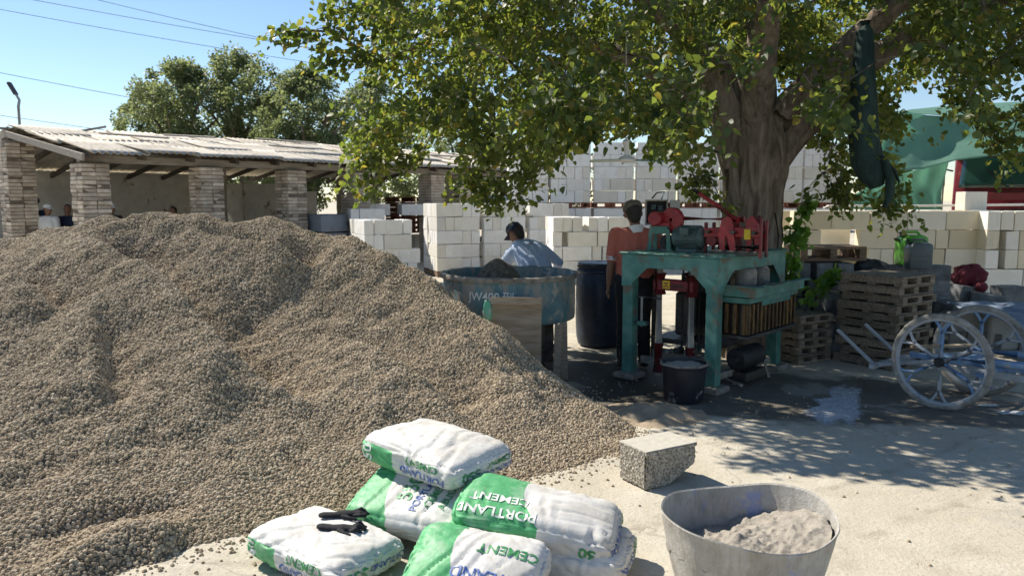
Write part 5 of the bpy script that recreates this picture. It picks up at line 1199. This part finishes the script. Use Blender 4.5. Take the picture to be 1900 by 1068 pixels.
# sprays that leave the main crown: hanging twigs at the rim, the loose branch against the sky
def spray(path, n, jit):
    P = [at(*p)-Vector((TX, TY, 0)) for p in path]; out = []
    for k in range(n):
        t = (k+.5)/n*(len(P)-1); i = int(t); q = P[i].lerp(P[i+1], t-i)+Vector(g.normal(0, jit, 3)); out.append(q)
    return out, P
SPR = []
for path, n, jit in (([(770, 90, 8.40), (700, 110, 8.30), (620, 60, 8.20), (560, 55, 8.10), (525, 62, 8.05)], 13, .04), ([(760, 60, 8.30), (690, 30, 8.20), (610, 8, 8.10)], 9, .05), ([(700, 120, 8.30), (655, 100, 8.20), (610, 95, 8.10)], 8, .05),
                     ([(700, 250, 8.60), (690, 300, 8.50), (680, 345, 8.50)], 10, .06), ([(900, 290, 8.80), (920, 340, 8.70), (930, 378, 8.70)], 7, .05), ([(1000, 300, 8.30), (985, 340, 8.80), (960, 365, 8.80)], 10, .06), ([(870, 310, 8.30), (890, 345, 8.80), (905, 372, 8.80)], 9, .06),
                     ([(760, 240, 8.60), (740, 290, 8.60), (790, 295, 8.60)], 9, .06), ([(1260, 280, 8.40), (1290, 330, 8.30), (1330, 360, 8.30)], 10, .07), ([(1540, 300, 8.60), (1555, 340, 8.50), (1535, 358, 8.50)], 12, .08), ([(1640, 320, 8.30), (1655, 370, 8.80), (1640, 388, 8.80)], 10, .06),
                     ([(1760, 160, 8.50), (1772, 205, 8.50)], 5, .03), ([(1830, 220, 8.60), (1850, 260, 8.60), (1860, 285, 8.60)], 12, .08)):
    pts, P = spray(path, n, jit); CL += pts; SPR.append(P)
bm_ = MB()
for P in SPR: bm_.tube(P, [.012]*(len(P)-1)+[.004], 5)
# connect each tuft to the nearest wood, inner tufts first
order = sorted(range(len(CL)), key=lambda i: (CL[i]-Vector((0, 0, 2.8))).length)
NA = np.array([n_[:] for n_ in nodes])
buf = np.zeros((len(NA)+3*len(CL)+50, 3)); buf[:len(NA)] = NA; cnt = len(NA)
for i in order:
    c = CL[i]; d2 = np.sum((buf[:cnt]-np.array(c[:]))**2, 1); j = int(np.argmin(d2)); q = Vector(buf[j]); L_ = math.sqrt(d2[j])
    mid = q.lerp(c, .5)+Vector((0, 0, .10*L_)); rr_ = min(.035, .006+.012*L_); bm_.tube([q, mid, c], [rr_, rr_*.75, .004], 5, False)
    for p in (mid, c): buf[cnt] = p[:]; cnt += 1
tag(bm_.build('twigs', M_bark, tree, 0, True), kind='stuff')
Pl = []; Dl = []
for c in CL:
    n = int(g.integers(19, 33)); d0 = Vector((c.x*.3+g.normal(0, .5), c.y*.3+g.normal(0, .5), -.15)).normalized(); L_ = g.uniform(.22, .5)
    for k in range(n):
        t = g.random(); sag = -.25*L_*t*t; off = Vector(g.normal(0, .055, 3)); Pl.append((c+d0*L_*(t-.3)+Vector((0, 0, sag))+off)[:]); Dl.append((d0*.6+Vector(g.normal(0, .5, 3)))[:])
Pl = np.array(Pl); Dl = np.array(Dl); LM = leaf_transforms(Pl, Dl, .071, g)
# the largest leaves in view are leaves of their own, the rest one crown
wp = Pl+np.array([TX, TY, 0]); pxy = np.array([proj(p) for p in wp]); inv = (pxy[:, 0] > 500) & (pxy[:, 0] < 1895) & (pxy[:, 1] > 5) & (pxy[:, 1] < 400)
size = np.linalg.norm(LM[:, :, 1], axis=1)/wp[:, 1]; big = np.argsort(-np.where(inv, size, 0))[:300]
mask = np.ones(len(LM), bool); mask[big] = False
tag(link('crown', leaves_mesh('crown', LM[mask], M_leaf), tree), kind='stuff')
one = leaves_mesh('leaf', np.array([[[1., 0, 0, 0], [0, 1., 0, 0], [0, 0, 1., 0]]]), M_leaf)
for i in big:
    o = link('leaf', one, tree); m4 = np.eye(4); m4[:3] = LM[i]; o.matrix_local = Matrix(m4.tolist())
# ------------------------------------------------------------------ creeper at the trunk
M_vine = leaf_mat('creeper_leaf', [(0, (.06, .15, .02)), (1, (.12, .24, .04))], [(0, (.22, .42, .05)), (1, (.35, .55, .08))])
vn = thing('creeper', 'bright green leafy creeper climbing beside the trunk', 'plant', (at(1470, 500, 8.5).x, 8.5, 0), 0)
vb = MB(); VP = []; VD = []
for path in ([(1450, 660), (1452, 560), (1458, 500), (1470, 440), (1490, 395), (1505, 368)], [(1455, 600), (1465, 520), (1475, 470), (1488, 425)], [(1475, 620), (1500, 560), (1530, 520), (1550, 508)]):
    P = [at(px, py, 8.5+.12*random.random())-vn.location for px, py in path]; vb.tube(P, .007, 5)
    for i in range(len(P)-1):
        for k in range(44 if path[0][0] != 1475 or i > 0 else 10): t = random.random(); VP.append((P[i].lerp(P[i+1], t)+Vector(g.normal(0, .05, 3)))[:]); VD.append(g.normal(0, .6, 3))
tag(vb.build('stem', M_bark, vn, 0, True), kind='stuff'); tag(link('foliage', leaves_mesh('foliage', leaf_transforms(np.array(VP), np.array(VD), .095, g), M_vine), vn), kind='stuff')
# ------------------------------------------------------------------ rolled green net hanging in the tree
M_net = pm('dark_green_net', [(.006, .018, .016), (.013, .036, .031), (.026, .058, .05)], 6, .85, .7, 26, .02, rnd=0, stretch=(3, 3, .6))
nb = MB(); P = [at(px, py, 7.5) for px, py in ((1606, 60), (1603, 130), (1602, 200), (1603, 260), (1608, 300), (1618, 325), (1626, 345))]
nb.tube([P[0]+(P[1]-P[0])*(-.3)]+P, [.05, .075, .10, .125, .135, .14, .12, .07], 26)
for j, v in enumerate(nb.v):
    v = Vector(v); a = mnoise.noise(Vector((v.x*11, v.y*11, v.z*1.4))); nb.v[j] = tuple(v+Vector((.035*a, .02*a, .01*mnoise.noise(v*6))))
ht = thing('rolled_net', 'rolled dark green shade net hanging down from a limb', 'net', (P[0].x, 7.5, P[-1].z), 0)
o = nb.build('roll', M_net, ht, 0, True); o.location = -ht.location
fl = MB(); fl.tube([at(1622, 275, 7.45), at(1642, 300, 7.4), at(1652, 330, 7.4), at(1650, 365, 7.42), at(1642, 385, 7.45)], [.03, .055, .07, .065, .03], 14, fl=.6); o = fl.build('loose_end', M_net, ht, 0, True); o.location = -ht.location
fl = MB(); fl.tube([at(1640, 290, 7.45), at(1660, 318, 7.42), at(1668, 338, 7.45)], [.02, .045, .02], 12, fl=.5); o = fl.build('loose_end', M_net, ht, 0, True); o.location = -ht.location
# ------------------------------------------------------------------ ceiling fan hung in the branches
fq = at(1163, 296, 7.9); fan = thing('ceiling_fan', 'white ceiling fan with pale green blades hung by cords from the tree', 'ceiling fan', fq, 0)
M_fw = pm('white_enamel', [(.74, .76, .78), (.82, .83, .84)], 8, .35, .05, 50, .001, rnd=0); M_fg = pm('pale_green_blade', [(.42, .56, .51), (.52, .65, .60)], 6, .4, .05, 50, .001, rnd=0)
MB().lathe([(.001, -.035), (.055, -.033), (.085, -.018), (.09, 0), (.07, .025), (.035, .035), (.022, .06), (.022, .10)], 28).build('motor', M_fw, fan, 0, True)
MB().lathe([(.022, .06), (.030, .075), (.032, .13), (.045, .15), (.046, .18), (.025, .20), (.001, .20)], 22).build('canopy', M_fw, fan, 0, True)
for a in (188, 8+60, -8):
    a = R(a); d = Vector((math.cos(a), math.sin(a), 0)); n_ = Vector((-d.y, d.x, 0)); mb = MB()
    mb.grid(lambda u, v: d*(.07+.31*u)+n_*((v-.5)*.10*(1-.25*u))+Vector((0, 0, -.005-.012*u+(v-.5)*.022)), 10, 4); o = mb.build('blade', M_fg, fan, 0, True); o.modifiers.new('t', 'SOLIDIFY').thickness = .004
M_rope = pm('pale_rope', [(.40, .37, .30), (.55, .51, .42)], 20, .9, .3, 80, .002, rnd=0)
up_ = at(1163, 30, 7.9)-fq
for s in (-1, 1): MB().tube([(s*.012, 0, .20), (s*.030-.01, 0, .5), (s*.004-.02, 0, .75), (up_.x, 0, up_.z)], .005, 6).build('cord', M_rope, fan, 0, True)
o = MB().tube([at(1232, 195, 8.3), at(1258, 238, 8.35), at(1295, 270, 8.4), at(1345, 287, 8.45)], .013, 8).build('power_cable', M_black, None, 0, True); tag(o, 'black power cable drooping from the branches to the trunk', 'cable')
o = MB().tube([at(1438, 395, 8.45), at(1445, 440, 8.4), at(1440, 480, 8.4)], .010, 8).build('power_cable', M_black, None, 0, True); tag(o, 'black cable running down the side of the trunk', 'cable')
# ================================================================== brick pillared shed
S_ = Vector((.64, .77, 0)).normalized(); Nb = Vector((-S_.y, S_.x, 0)); P0 = Vector((-8.0, 15.0, 0)); rzS = math.atan2(S_.y, S_.x)
shed = thing('open_shed', 'long open shed with whitewashed brick pillars and a corrugated roof', 'shed', P0, rzS)       # local x along the front, local y to the back
M_brick = pm('whitewashed_brick', [(.34, .265, .195), (.50, .42, .33), (.62, .55, .46)], 6, .95, .5, 40, .006, rnd=.6)
M_mortar = pm('brick_mortar', [(.13, .10, .075), (.20, .165, .125)], 12, .95, .5, 50, .006, rnd=0)
M_roofs = pm('asbestos_sheet', [(.42, .375, .31), (.54, .49, .41), (.62, .575, .50)], 3, .95, .3, 30, .006, rnd=.35, dirt=(.28, .24, .19), dscale=2.5, dthr=.56)
M_beam = pm('weathered_beam', [(.22, .19, .155), (.33, .29, .245), (.42, .385, .33)], 4, .9, .4, 30, .006, rnd=.3, stretch=(1, 8, 8))
M_raft = pm('dark_rafter', [(.06, .05, .04), (.12, .10, .08)], 4, .9, .4, 30, .006, rnd=.4, stretch=(6, 1, 6))
N = NT('old_plaster'); co = N.coord('Object', False); f = N.noise(co, 1.1, 8, .7); c_ = N.ramp(N.noise(co, 4, 7, .65), [(.3, (.55, .50, .42)), (.7, (.70, .66, .58))])
c_ = N.mix(N.ramp(f, [(.60, 0.0), (.63, .9)]), c_, (.24, .155, .105)); c_ = N.mix(N.ramp(N.noise(co, .6, 5, .6), [(.5, 0.0), (.7, .45)]), c_, (.33, .30, .26))
M_plast = N.set(c_, .95, 0, N.bump(f, .4, .03), .2)
EH, RH, RD, BD = 2.46, 3.05, 3.4, 7.2; BH = 2.30       # eave, ridge height, ridge depth, back wall depth
def pillar_at(x, y, w_, h, singles, z0=0.0):
    core = MB().box((0, 0, h/2), (w_-.02, w_-.02, h)).build('pillar', M_mortar, shed); core.location = (x, y, 0); core.rotation_euler = (0, 0, random.uniform(-.02, .02))
    ch_ = .077; n = int(h/ch_); L_ = w_/2-.006; rest = MB(); bms = brick_meshes(L_, w_/2)
    for r in range(n):
        z = ch_*(r+.5)
        for a in range(4):
            # pinwheel bond, two bricks to a face
            if r % 2: pos = ((-w_/4, -w_/4), (w_/4, -w_/4), (-w_/4, w_/4), (w_/4, w_/4))[a]; rz = 0
            else: pos = ((-w_/4, -w_/4), (w_/4, -w_/4), (-w_/4, w_/4), (w_/4, w_/4))[a]; rz = PI/2
            jit = random.uniform(-.008, .008)
            if singles and z > z0 and a != 3:
                b = link('brick', bms[random.randrange(4)], core); b.location = (pos[0]+jit, pos[1]+random.uniform(-.008, .008), z); b.rotation_euler = (0, 0, rz+random.uniform(-.03, .03))
            else: rest.box((pos[0]+jit, pos[1], z), (L_, L_, ch_-.012))
    tag(rest.build('brickwork', M_brick, core), kind='stuff')
_bm = {}
def brick_meshes(L_, wd):
    k = round(L_, 3)
    if k not in _bm:
        out = []
        for s in range(4):
            bm = bmesh.new(); bmesh.ops.create_cube(bm, size=1); rr = random.Random(s)
            for v in bm.verts: v.co = Vector((v.co.x*L_, v.co.y*(wd-.008), v.co.z*.066))+Vector([rr.uniform(-.004, .004) for _ in range(3)])
            bmesh.ops.bevel(bm, geom=bm.edges, offset=.006, segments=1, affect='EDGES'); me = bpy.data.meshes.new('brick'); bm.to_mesh(me); bm.free(); me.materials.append(M_brick); out.append(me)
        _bm[k] = out
    return _bm[k]
def sx(px):     # local x of the front line where it crosses a pixel column
    a = (px-CX)/FPX; return (a*P0.y-P0.x)/(S_.x-a*S_.y)
for px, sg, z0 in ((175, True, 1.25), (388, True, 1.3), (543, True, 1.25), (662, False, 0), (802, False, 0), (853, False, 0)):
    pillar_at(sx(px), 0, .52, EH-.06, sg, z0)
pillar_at(-.08, RD+.15, .56, RH-.12, True, .95)
for x in (4.4, 8.8): pillar_at(x, RD, .5, RH-.3, False)
ROOFX0, ROOFX1 = -.22, sx(950)+.8
MB().box(((ROOFX0+ROOFX1)/2, 0, EH+.03), (ROOFX1-ROOFX0, .16, .15)).build('eave_beam', M_beam, shed, .01)
MB().box(((ROOFX0+ROOFX1)/2-.2, RD, RH-.15), (ROOFX1-ROOFX0, .16, .16)).build('ridge_beam', M_beam, shed, .01)
sl_ = math.atan2(RH-EH, RD)
MB().bar((-.30, -.45, EH+.03), (-.30, RD, RH+.06), .05, .13).build('barge_board', M_beam, shed, .006); MB().bar((-.30, RD, RH+.06), (-.30, BD+.3, BH+.12), .05, .13).build('barge_board', M_beam, shed, .006)
x = ROOFX0+.1; k = 0
while x < ROOFX1:
    MB().bar((x, -.35, EH+.07), (x, RD, RH-.02), .07, .11).build('rafter', M_raft, shed); MB().bar((x, RD, RH-.02), (x, BD, BH+.02), .07, .11).build('rafter', M_raft, shed); x += 1.0
for t in (.12, .38, .62, .88): MB().box(((ROOFX0+ROOFX1)/2, -.35+t*(RD+.35), EH+.07+t*(RH-EH-.05)+.07), (ROOFX1-ROOFX0, .05, .05)).build('purlin', M_raft, shed)
# corrugated sheets, each laid with its own small error
SW, SLn = 1.10, 1.62
def sheet_mesh(seed):
    mb = MB(); rr = random.Random(seed)
    mb.grid(lambda u, v: ((u-.5)*SW, (v-.5)*SLn, .022*math.cos(u*2*PI*8)+.012*math.sin(v*3+seed)*(u-.5)), 48, 4)
    me = mb.mesh('roof_sheet', M_roofs, 0, True); return me
SH = [sheet_mesh(k) for k in range(4)]
slope_l = math.hypot(RD+.5, RH-EH)
for j in range(3):
    for i in range(int((ROOFX1-ROOFX0)/1.02)+1):
        t = (j+.5)/3; y = -.5+t*(RD+.5); z = EH+.17+t*(RH-EH-.02)
        o = link('roof_sheet', SH[(i*3+j) % 4], shed); o.location = (ROOFX0+.5+i*1.02+random.uniform(-.05, .05), y+random.uniform(-.07, .07), z+.03*(j)+random.uniform(0, .025)); o.rotation_euler = (sl_+random.uniform(-.02, .03), random.uniform(-.01, .01), random.uniform(-.025, .025)); o.modifiers.new('t', 'SOLIDIFY').thickness = .008
    for i in range(0, int((ROOFX1-ROOFX0)/1.02)+1):
        t = (j+.5)/3; y = RD+t*(BD+.4-RD); z = RH+.19-t*(RH-BH-.02)
        o = link('roof_sheet', SH[(i+j) % 4], shed); o.location = (ROOFX0+.5+i*1.02, y, z); o.rotation_euler = (-math.atan2(RH-BH, BD-RD), 0, random.uniform(-.02, .02)); o.scale.y = .88
for i, (x, y, a, L_) in enumerate(((1.6, 1.6, .1, 1.5), (3.4, 2.6, -.2, 1.2), (5.2, 1.0, .15, 1.4), (8.0, 1.9, .3, 1.6), (10.6, 1.2, -.1, 1.3), (6.6, 3.2, .05, 1.9), (12.2, 2.2, .4, 1.3))):
    t = (y+.5)/(RD+.5); o = MB().box((0, 0, 0), (L_, .14, .035)).build('loose_board', M_beam, shed, .004); o.location = (x, y, EH+.27+t*(RH-EH)+.05); o.rotation_euler = (sl_, 0, a)
MB().box((ROOFX0-.1, RD+.1, RH+.18), (.9, .05, .05)).build('roof_pole', M_beam, shed); MB().bar((.9, RD, RH+.14), (1.7, RD-.2, RH+.34), .05, .05).build('roof_pole', M_beam, shed)
wl = MB(); wl.box(((ROOFX0+sx(560))/2+.6, BD, BH/2+.09), (sx(600)-ROOFX0+1.2, .25, BH+.18)); wl.build('back_wall', M_plast, shed)
MB().box((sx(600)+2.3, BD-1.6, 1.1), (1.9, .2, 2.2)).build('partition_wall', M_plast, shed); MB().box((sx(600)+1.35, BD-.8, 1.1), (.2, 1.6, 2.2)).build('partition_wall', M_plast, shed)
MB().box((sx(790), BD, 1.0), (3.2, .22, 2.0)).build('back_wall', M_plast, shed)
MB().box((-3.4, BD-.4, 1.1), (5.2, .25, 2.2)).build('side_wall', M_plast, shed)
# things kept in the shed
k = 0
q = at(757, 350, 23.2); z = .9
for k in range(7):
    pallet('reddish pallet stacked in the shade of the shed, '+ORD[6-k], (q.x, 23.2, .75+k*.15), rzS-R(20), 1.1, .9, .14, M_palred, 'red pallets in the shed')
for k in range(6): o = put_block(AAC, (q.x+random.uniform(-.2, .2), 23.3, .15+.30*(k % 3)) if False else (q.x-.3+.62*(k % 2), 23.3, .15+.20*(k//2)), rzS, 'white block carrying the red pallets in the shed', 'blocks below the red pallets')
M_wrap = pm('grey_wrapped_goods', [(.16, .18, .20), (.26, .28, .30)], 4, .5, .3, 12, .02, rnd=.2)
q = at(600, 410, 18.6); wp_ = thing('wrapped_crate', 'grey plastic wrapped crate standing behind a pillar of the shed', 'crate', (q.x, 18.8, 0), rzS)
MB().box((0, 0, .75), (.78, .7, 1.24)).build('wrapped_load', M_wrap, wp_, .05, True, 2); MB().box((0, 0, .06), (.86, .76, .12)).build('skid', M_pal, wp_, .004)
for z in (.5, .95): MB().box((0, 0, z), (.795, .715, .04)).build('strap', M_black, wp_, .004)
o = MB().lathe([(.001, 0), (.42, 0), (.45, .05), (.45, 1.05), (.38, 1.22), (.15, 1.3), (.12, 1.36), (.001, 1.36)], 28).build('water_tank', pm('pale_blue_plastic', [(.30, .48, .62), (.38, .56, .68)], 4, .4, .1, 20, .002, rnd=0), None, 0, True); q = at(925, 370, 24); o.location = (q.x, 24, .62); tag(o, 'pale blue round water tank at the far end of the shed', 'tank')
o = MB().box((0, 0, .31), (1.1, 1.1, .62)).build('tank_plinth', M_gblk, None, .02); o.location = (q.x, 24, 0); tag(o, 'grey concrete plinth below the pale blue tank', 'plinth')
# lamp post with a slanting lamp, wires
lp = thing('lamp_post', 'thin grey lamp post with a slanting lamp arm beside the shed roof', 'lamp post', (at(37, 240, 19.5).x, 19.5, 0), 0)
M_post = pm('galvanised_post', [(.22, .22, .23), (.32, .32, .32)], 8, .5, .1, 40, .002, metal=.4, rnd=0)
top = at(36, 186, 19.5); tip = at(16, 153, 19.5); o_ = lp.location
MB().tube([(0, 0, 0), (0, 0, top.z-.15), top-o_, top.lerp(tip, .35)-o_], [.045, .035, .032, .028], 10).build('post', M_post, lp, 0, True)
MB().bar(top.lerp(tip, .3)-o_, tip-o_, .14, .06).build('lamp_head', M_steel, lp, .01)
M_wire = pm('wire', [(.10, .11, .12), (.14, .15, .16)], 5, .6, 0, 10, rnd=0)
for a, b_, lab in (((-250, -60, 30), (1400, 190, 46), 'topmost overhead wire crossing the sky'), ((-250, -30, 30), (1400, 215, 46), 'second overhead wire just under the topmost'), ((-250, 85, 28), (1300, 330, 48), 'overhead wire running past the lamp post'), ((-200, 185, 30), (1300, 350, 60), 'low overhead wire just above the shed roof'), ((60, -30, 32), (1400, 230, 46), 'overhead wire rising above the garden trees')):
    A, B_ = at(*a), at(*b_); P = [A.lerp(B_, t/24)-Vector((0, 0, 1.2*4*(t/24)*(1-t/24)*.5)) for t in range(25)]; o = MB().tube(P, .011, 5).build('overhead_wire', M_wire, None, 0, True); tag(o, lab, 'wire', 'overhead wires')

# ================================================================== trees beyond the shed
M_leafb = leaf_mat('willow_leaf', [(0, (.085, .12, .065)), (.5, (.115, .155, .08)), (1, (.16, .19, .10))], [(0, (.22, .28, .10)), (1, (.38, .42, .16))])
def far_tree(label, px, py_top, d, wpx, seed, nl=9000, low=0.25, size=.105, mat=None, group='trees beyond the shed'):
    g_ = np.random.default_rng(seed); c = at(px, py_top, d); Ht = c.z; Rr = wpx/2/FPX*d; t = thing('garden_tree', label, 'tree', (c.x, d, 0), 0, group)
    tb = MB(); tb.tube([(0, 0, 0), (.1, 0, Ht*.3), (0, .1, Ht*.6)], [.28, .2, .1], 10)
    for k in range(7):
        a = k*2.4; tb.tube([(0, 0, Ht*(.28+.04*k)), (math.cos(a)*Rr*.4, math.sin(a)*Rr*.4, Ht*(.45+.05*k)), (math.cos(a)*Rr*.75, math.sin(a)*Rr*.7, Ht*(.55+.05*k))], [.1, .06, .02], 6)
    tag(tb.build('trunk', M_bark, t, 0, True))
    # many tufts of uneven size through the crown, some reaching past the outline
    nt_ = 150; nl = nl*2.2; P = []; D = []
    for k in range(nt_):
        a = g_.random()*2*PI; rr_ = math.sqrt(g_.random()); zz = low+(1-low)*g_.random(); prof_ = math.sin(min(1, (zz-low)/(1-low)*.86+.14)*PI)**.6
        ctr = np.array([math.cos(a)*rr_*Rr*prof_, math.sin(a)*rr_*Rr*prof_, zz*Ht*.93]); s_ = Rr*g_.uniform(.09, .22)
        n = int(nl/nt_*g_.uniform(.6, 1.4)); q = g_.normal(0, 1, (n, 3)); q /= np.maximum(1e-6, np.linalg.norm(q, axis=1))[:, None]; q *= (g_.random(n)**.45)[:, None]*s_*np.array([1, 1, .85]); q[:, 2] += np.abs(g_.normal(0, .18, n))*s_
        P.append(ctr+q); D.append(q/s_)
    P = np.concatenate(P); D = np.concatenate(D); tag(link('crown', leaves_mesh('crown', leaf_transforms(P, D, size, g_, .1), mat or M_leafb), t), kind='stuff'); return t
for args in (('dense tree with a domed crown nearest the lamp post behind the shed', 330, 95, 31, 230, 1, 11000), ('tallest tree behind the middle of the shed roof', 440, 78, 32, 250, 2, 12000), ('broad tree behind the shed next to the mulberry branches', 570, 118, 30, 230, 3, 11000), ('low tree at the lamp post end of the row behind the shed', 265, 150, 34, 130, 4, 6000), ('tree behind the shed glimpsed through the mulberry leaves', 690, 130, 33, 200, 5, 8000), ('small tree beyond the far end of the shed', 845, 215, 36, 170, 6, 6000)):
    far_tree(*args)
M_leafp = leaf_mat('poplar_leaf', [(0, (.06, .085, .035)), (1, (.11, .135, .055))], [(0, (.16, .19, .06)), (1, (.28, .30, .10))])
far_tree('pale slender tree beyond the green tarpaulin', 1640, 205, 42, 110, 7, 5000, .2, .15, M_leafp, None)
far_tree('distant pale tree above the white block stacks', 1010, 240, 44, 200, 8, 5000, .2, .15, M_leafp, None)
far_tree('distant tree between the shed and the white blocks', 910, 255, 46, 120, 9, 4000, .2, .15, M_leafp, None)
far_tree('distant tree behind the upper white blocks right of the trunk', 1500, 250, 44, 150, 10, 4000, .2, .15, M_leafp, None)

# ================================================================== green tarpaulin shelter and red truck
N = NT('green_tarp'); co = N.coord('Object', False); f = N.noise(co, 1.6, 6, .6); cc = N.ramp(f, [(.3, (.15, .29, .24)), (.7, (.22, .37, .31))])
N.set(cc, .75, 0, N.bump(N.noise(N.coord('Object', False, (1, 1, 4)), 5, 5, .6), .35, .04), .3); tr = N.t.nodes.new('ShaderNodeBsdfTranslucent'); tr.inputs[0].default_value = (.36, .60, .48, 1)
ms = N.t.nodes.new('ShaderNodeMixShader'); ms.inputs[0].default_value = .5; N.l(N.b.outputs[0], ms.inputs[1]); N.l(tr.outputs[0], ms.inputs[2]); N.l(ms.outputs[0], N.out.inputs[0]); M_tarp = N.m
sh = thing('tarp_shelter', 'green tarpaulin shelter stretched over the red truck behind the cream wall', 'tarpaulin', (at(1760, 380, 14.5).x, 14.5, 0), 0); so_ = sh.location
def lerp_poly(poly, u):
    t = u*(len(poly)-1); i = min(int(t), len(poly)-2); a, b_ = poly[i], poly[i+1]; k = t-i; return tuple(a[j]+(b_[j]-a[j])*k for j in range(3))
def panel(name, topl, botl, nu=60, nv=26, wr=.05, wf=(5, 2), mat=None):
    mb = MB()
    def fn(u, v):
        a = at(*lerp_poly(topl, u)); b_ = at(*lerp_poly(botl, u)); p = a.lerp(b_, v); p.y += wr*mnoise.noise(Vector((u*wf[0], v*wf[1], 3)))*3+.10*math.sin(v*PI); return p-so_
    mb.grid(fn, nu, nv); o = mb.build(name, mat or M_tarp, sh, 0, True); o.modifiers.new('t', 'SOLIDIFY').thickness = .004; return o
top_e = [(1660, 207, 14.6), (1672, 206, 14.6), (1720, 214, 14.8), (1790, 218, 15.0), (1900, 205, 15.3), (2100, 190, 15.8)]
bot_e = [(1632, 296, 13.9), (1652, 318, 13.9), (1712, 314, 13.9), (1775, 297, 13.9), (1900, 282, 13.9), (2100, 270, 13.9)]
panel('front_sheet', top_e, bot_e)
panel('roof_sheet', [(1690, 203, 19.5), (1760, 196, 19.5), (1900, 188, 19.5), (2100, 180, 19.5)], [(1660, 206.5, 14.62), (1760, 216, 14.9), (1900, 204.5, 15.32), (2100, 189.5, 15.82)], wr=.03)
panel('side_sheet', [(1553, 384, 14.2), (1600, 352, 14.2), (1660, 325, 14.3), (1760, 300, 14.5)], [(1560, 388, 14.1), (1610, 388, 14.1), (1680, 389, 14.0), (1748, 389, 14.2)], wr=.05, wf=(14, 1))
panel('side_flap', [(1552, 386, 14.15), (1590, 358, 14.1), (1618, 346, 14.1)], [(1556, 388, 14.1), (1575, 378, 14.05), (1600, 362, 14.05)], 20, 8, .02)
MB().bar(at(1666, 222, 14.25)-so_, at(1662, 248, 14.05)-so_, .14, .01).build('dark_patch', M_navy, sh)
for px in (1758, 2030): 
    a = at(px, 215, 14.95); MB().cyl((a.x-so_.x, a.y-so_.y, 0), (a.x-so_.x, a.y-so_.y, a.z), .03, 10).build('post', M_steel, sh, 0, True)
# truck
tk = thing('truck', 'red truck cab with a wide green tinted windscreen under the tarpaulin', 'truck', (at(1888, 350, 15.6).x, 15.6, 0), R(-33))
M_truck = pm('truck_red', [(.11, .010, .016), (.17, .016, .024)], 5, .3, .05, 30, .002, rnd=0, dirt=(.18, .08, .06), dscale=5, dthr=.62)
N = NT('windscreen'); N.set((.012, .035, .03), .08, 0, None, .8); M_wind = N.m
hw = 1.12
ol = [(-.05, .55), (-.10, 1.0), (-.12, 1.62), (-.02, 1.93), (.22, 2.62), (.30, 2.75), (1.7, 2.78), (1.75, .55)]
mb = MB(); mb.prism(ol, None, lambda u_, w_, k: (-hw+2*hw*k, u_, w_)); mb.build('cab', M_truck, tk, .05, True, 2)
mb = MB(); mb.grid(lambda u_, v: ((u_-.5)*2*(hw-.10-.05*v), -.05+.235*v+.05*(1-(2*u_-1)**2)*-.6, 1.955+.62*v), 16, 6); o = mb.build('windscreen', M_wind, tk, 0, True); o.modifiers.new('t', 'SOLIDIFY').thickness = .01
MB().box((0, -.135, 1.78), (2*hw-.3, .03, .16)).build('bonnet_band', M_truck, tk, .01); MB().box((0, -.15, 1.30), (1.5, .05, .45)).build('grille', M_black, tk, .01)
for z in (1.16, 1.25, 1.34, 1.43): MB().box((0, -.185, z), (1.4, .03, .03)).build('grille_bar', M_steel, tk)
for s in (-1, 1):
    MB().box((s*.88, -.15, 1.25), (.30, .06, .22)).build('headlight', M_chrome, tk, .03, True)
    MB().cyl((s*.15, -.13, 1.93), (s*.55, .05, 2.33), .014, 6).build('wiper', M_black, tk)
    w_ = MB().lathe([(.001, -.14), (.25, -.14), (.45, -.12), (.50, -.08), (.50, .08), (.45, .12), (.001, .14)], 32, (s*.92, .9, .5), M=Matrix.Rotation(R(90), 3, 'Y')).build('wheel', M_tyre, tk, 0, True)
    MB().bar((s*(hw+.02), .0, 2.3), (s*(hw+.22), -.15, 2.35), .03, .03).build('mirror_arm', M_black, tk); MB().box((s*(hw+.22), -.16, 2.15), (.16, .05, .36)).build('mirror', M_black, tk, .02)
MB().box((0, -.18, .72), (2.2, .22, .30)).build('bumper', M_steel, tk, .04)
MB().box((0, 4.6, 1.6), (2.1, 5.5, 1.3)).build('cargo_body', M_steel, tk, .03); MB().box((0, 3.5, .75), (1.0, 7.2, .25)).build('chassis', M_steel, tk)
for y in (4.6, 5.9):
    for s in (-1, 1): MB().lathe([(.001, -.14), (.25, -.14), (.45, -.12), (.50, -.08), (.50, .08), (.45, .12), (.001, .14)], 32, (s*.92, y, .5), M=Matrix.Rotation(R(90), 3, 'Y')).build('wheel', M_tyre, tk, 0, True)
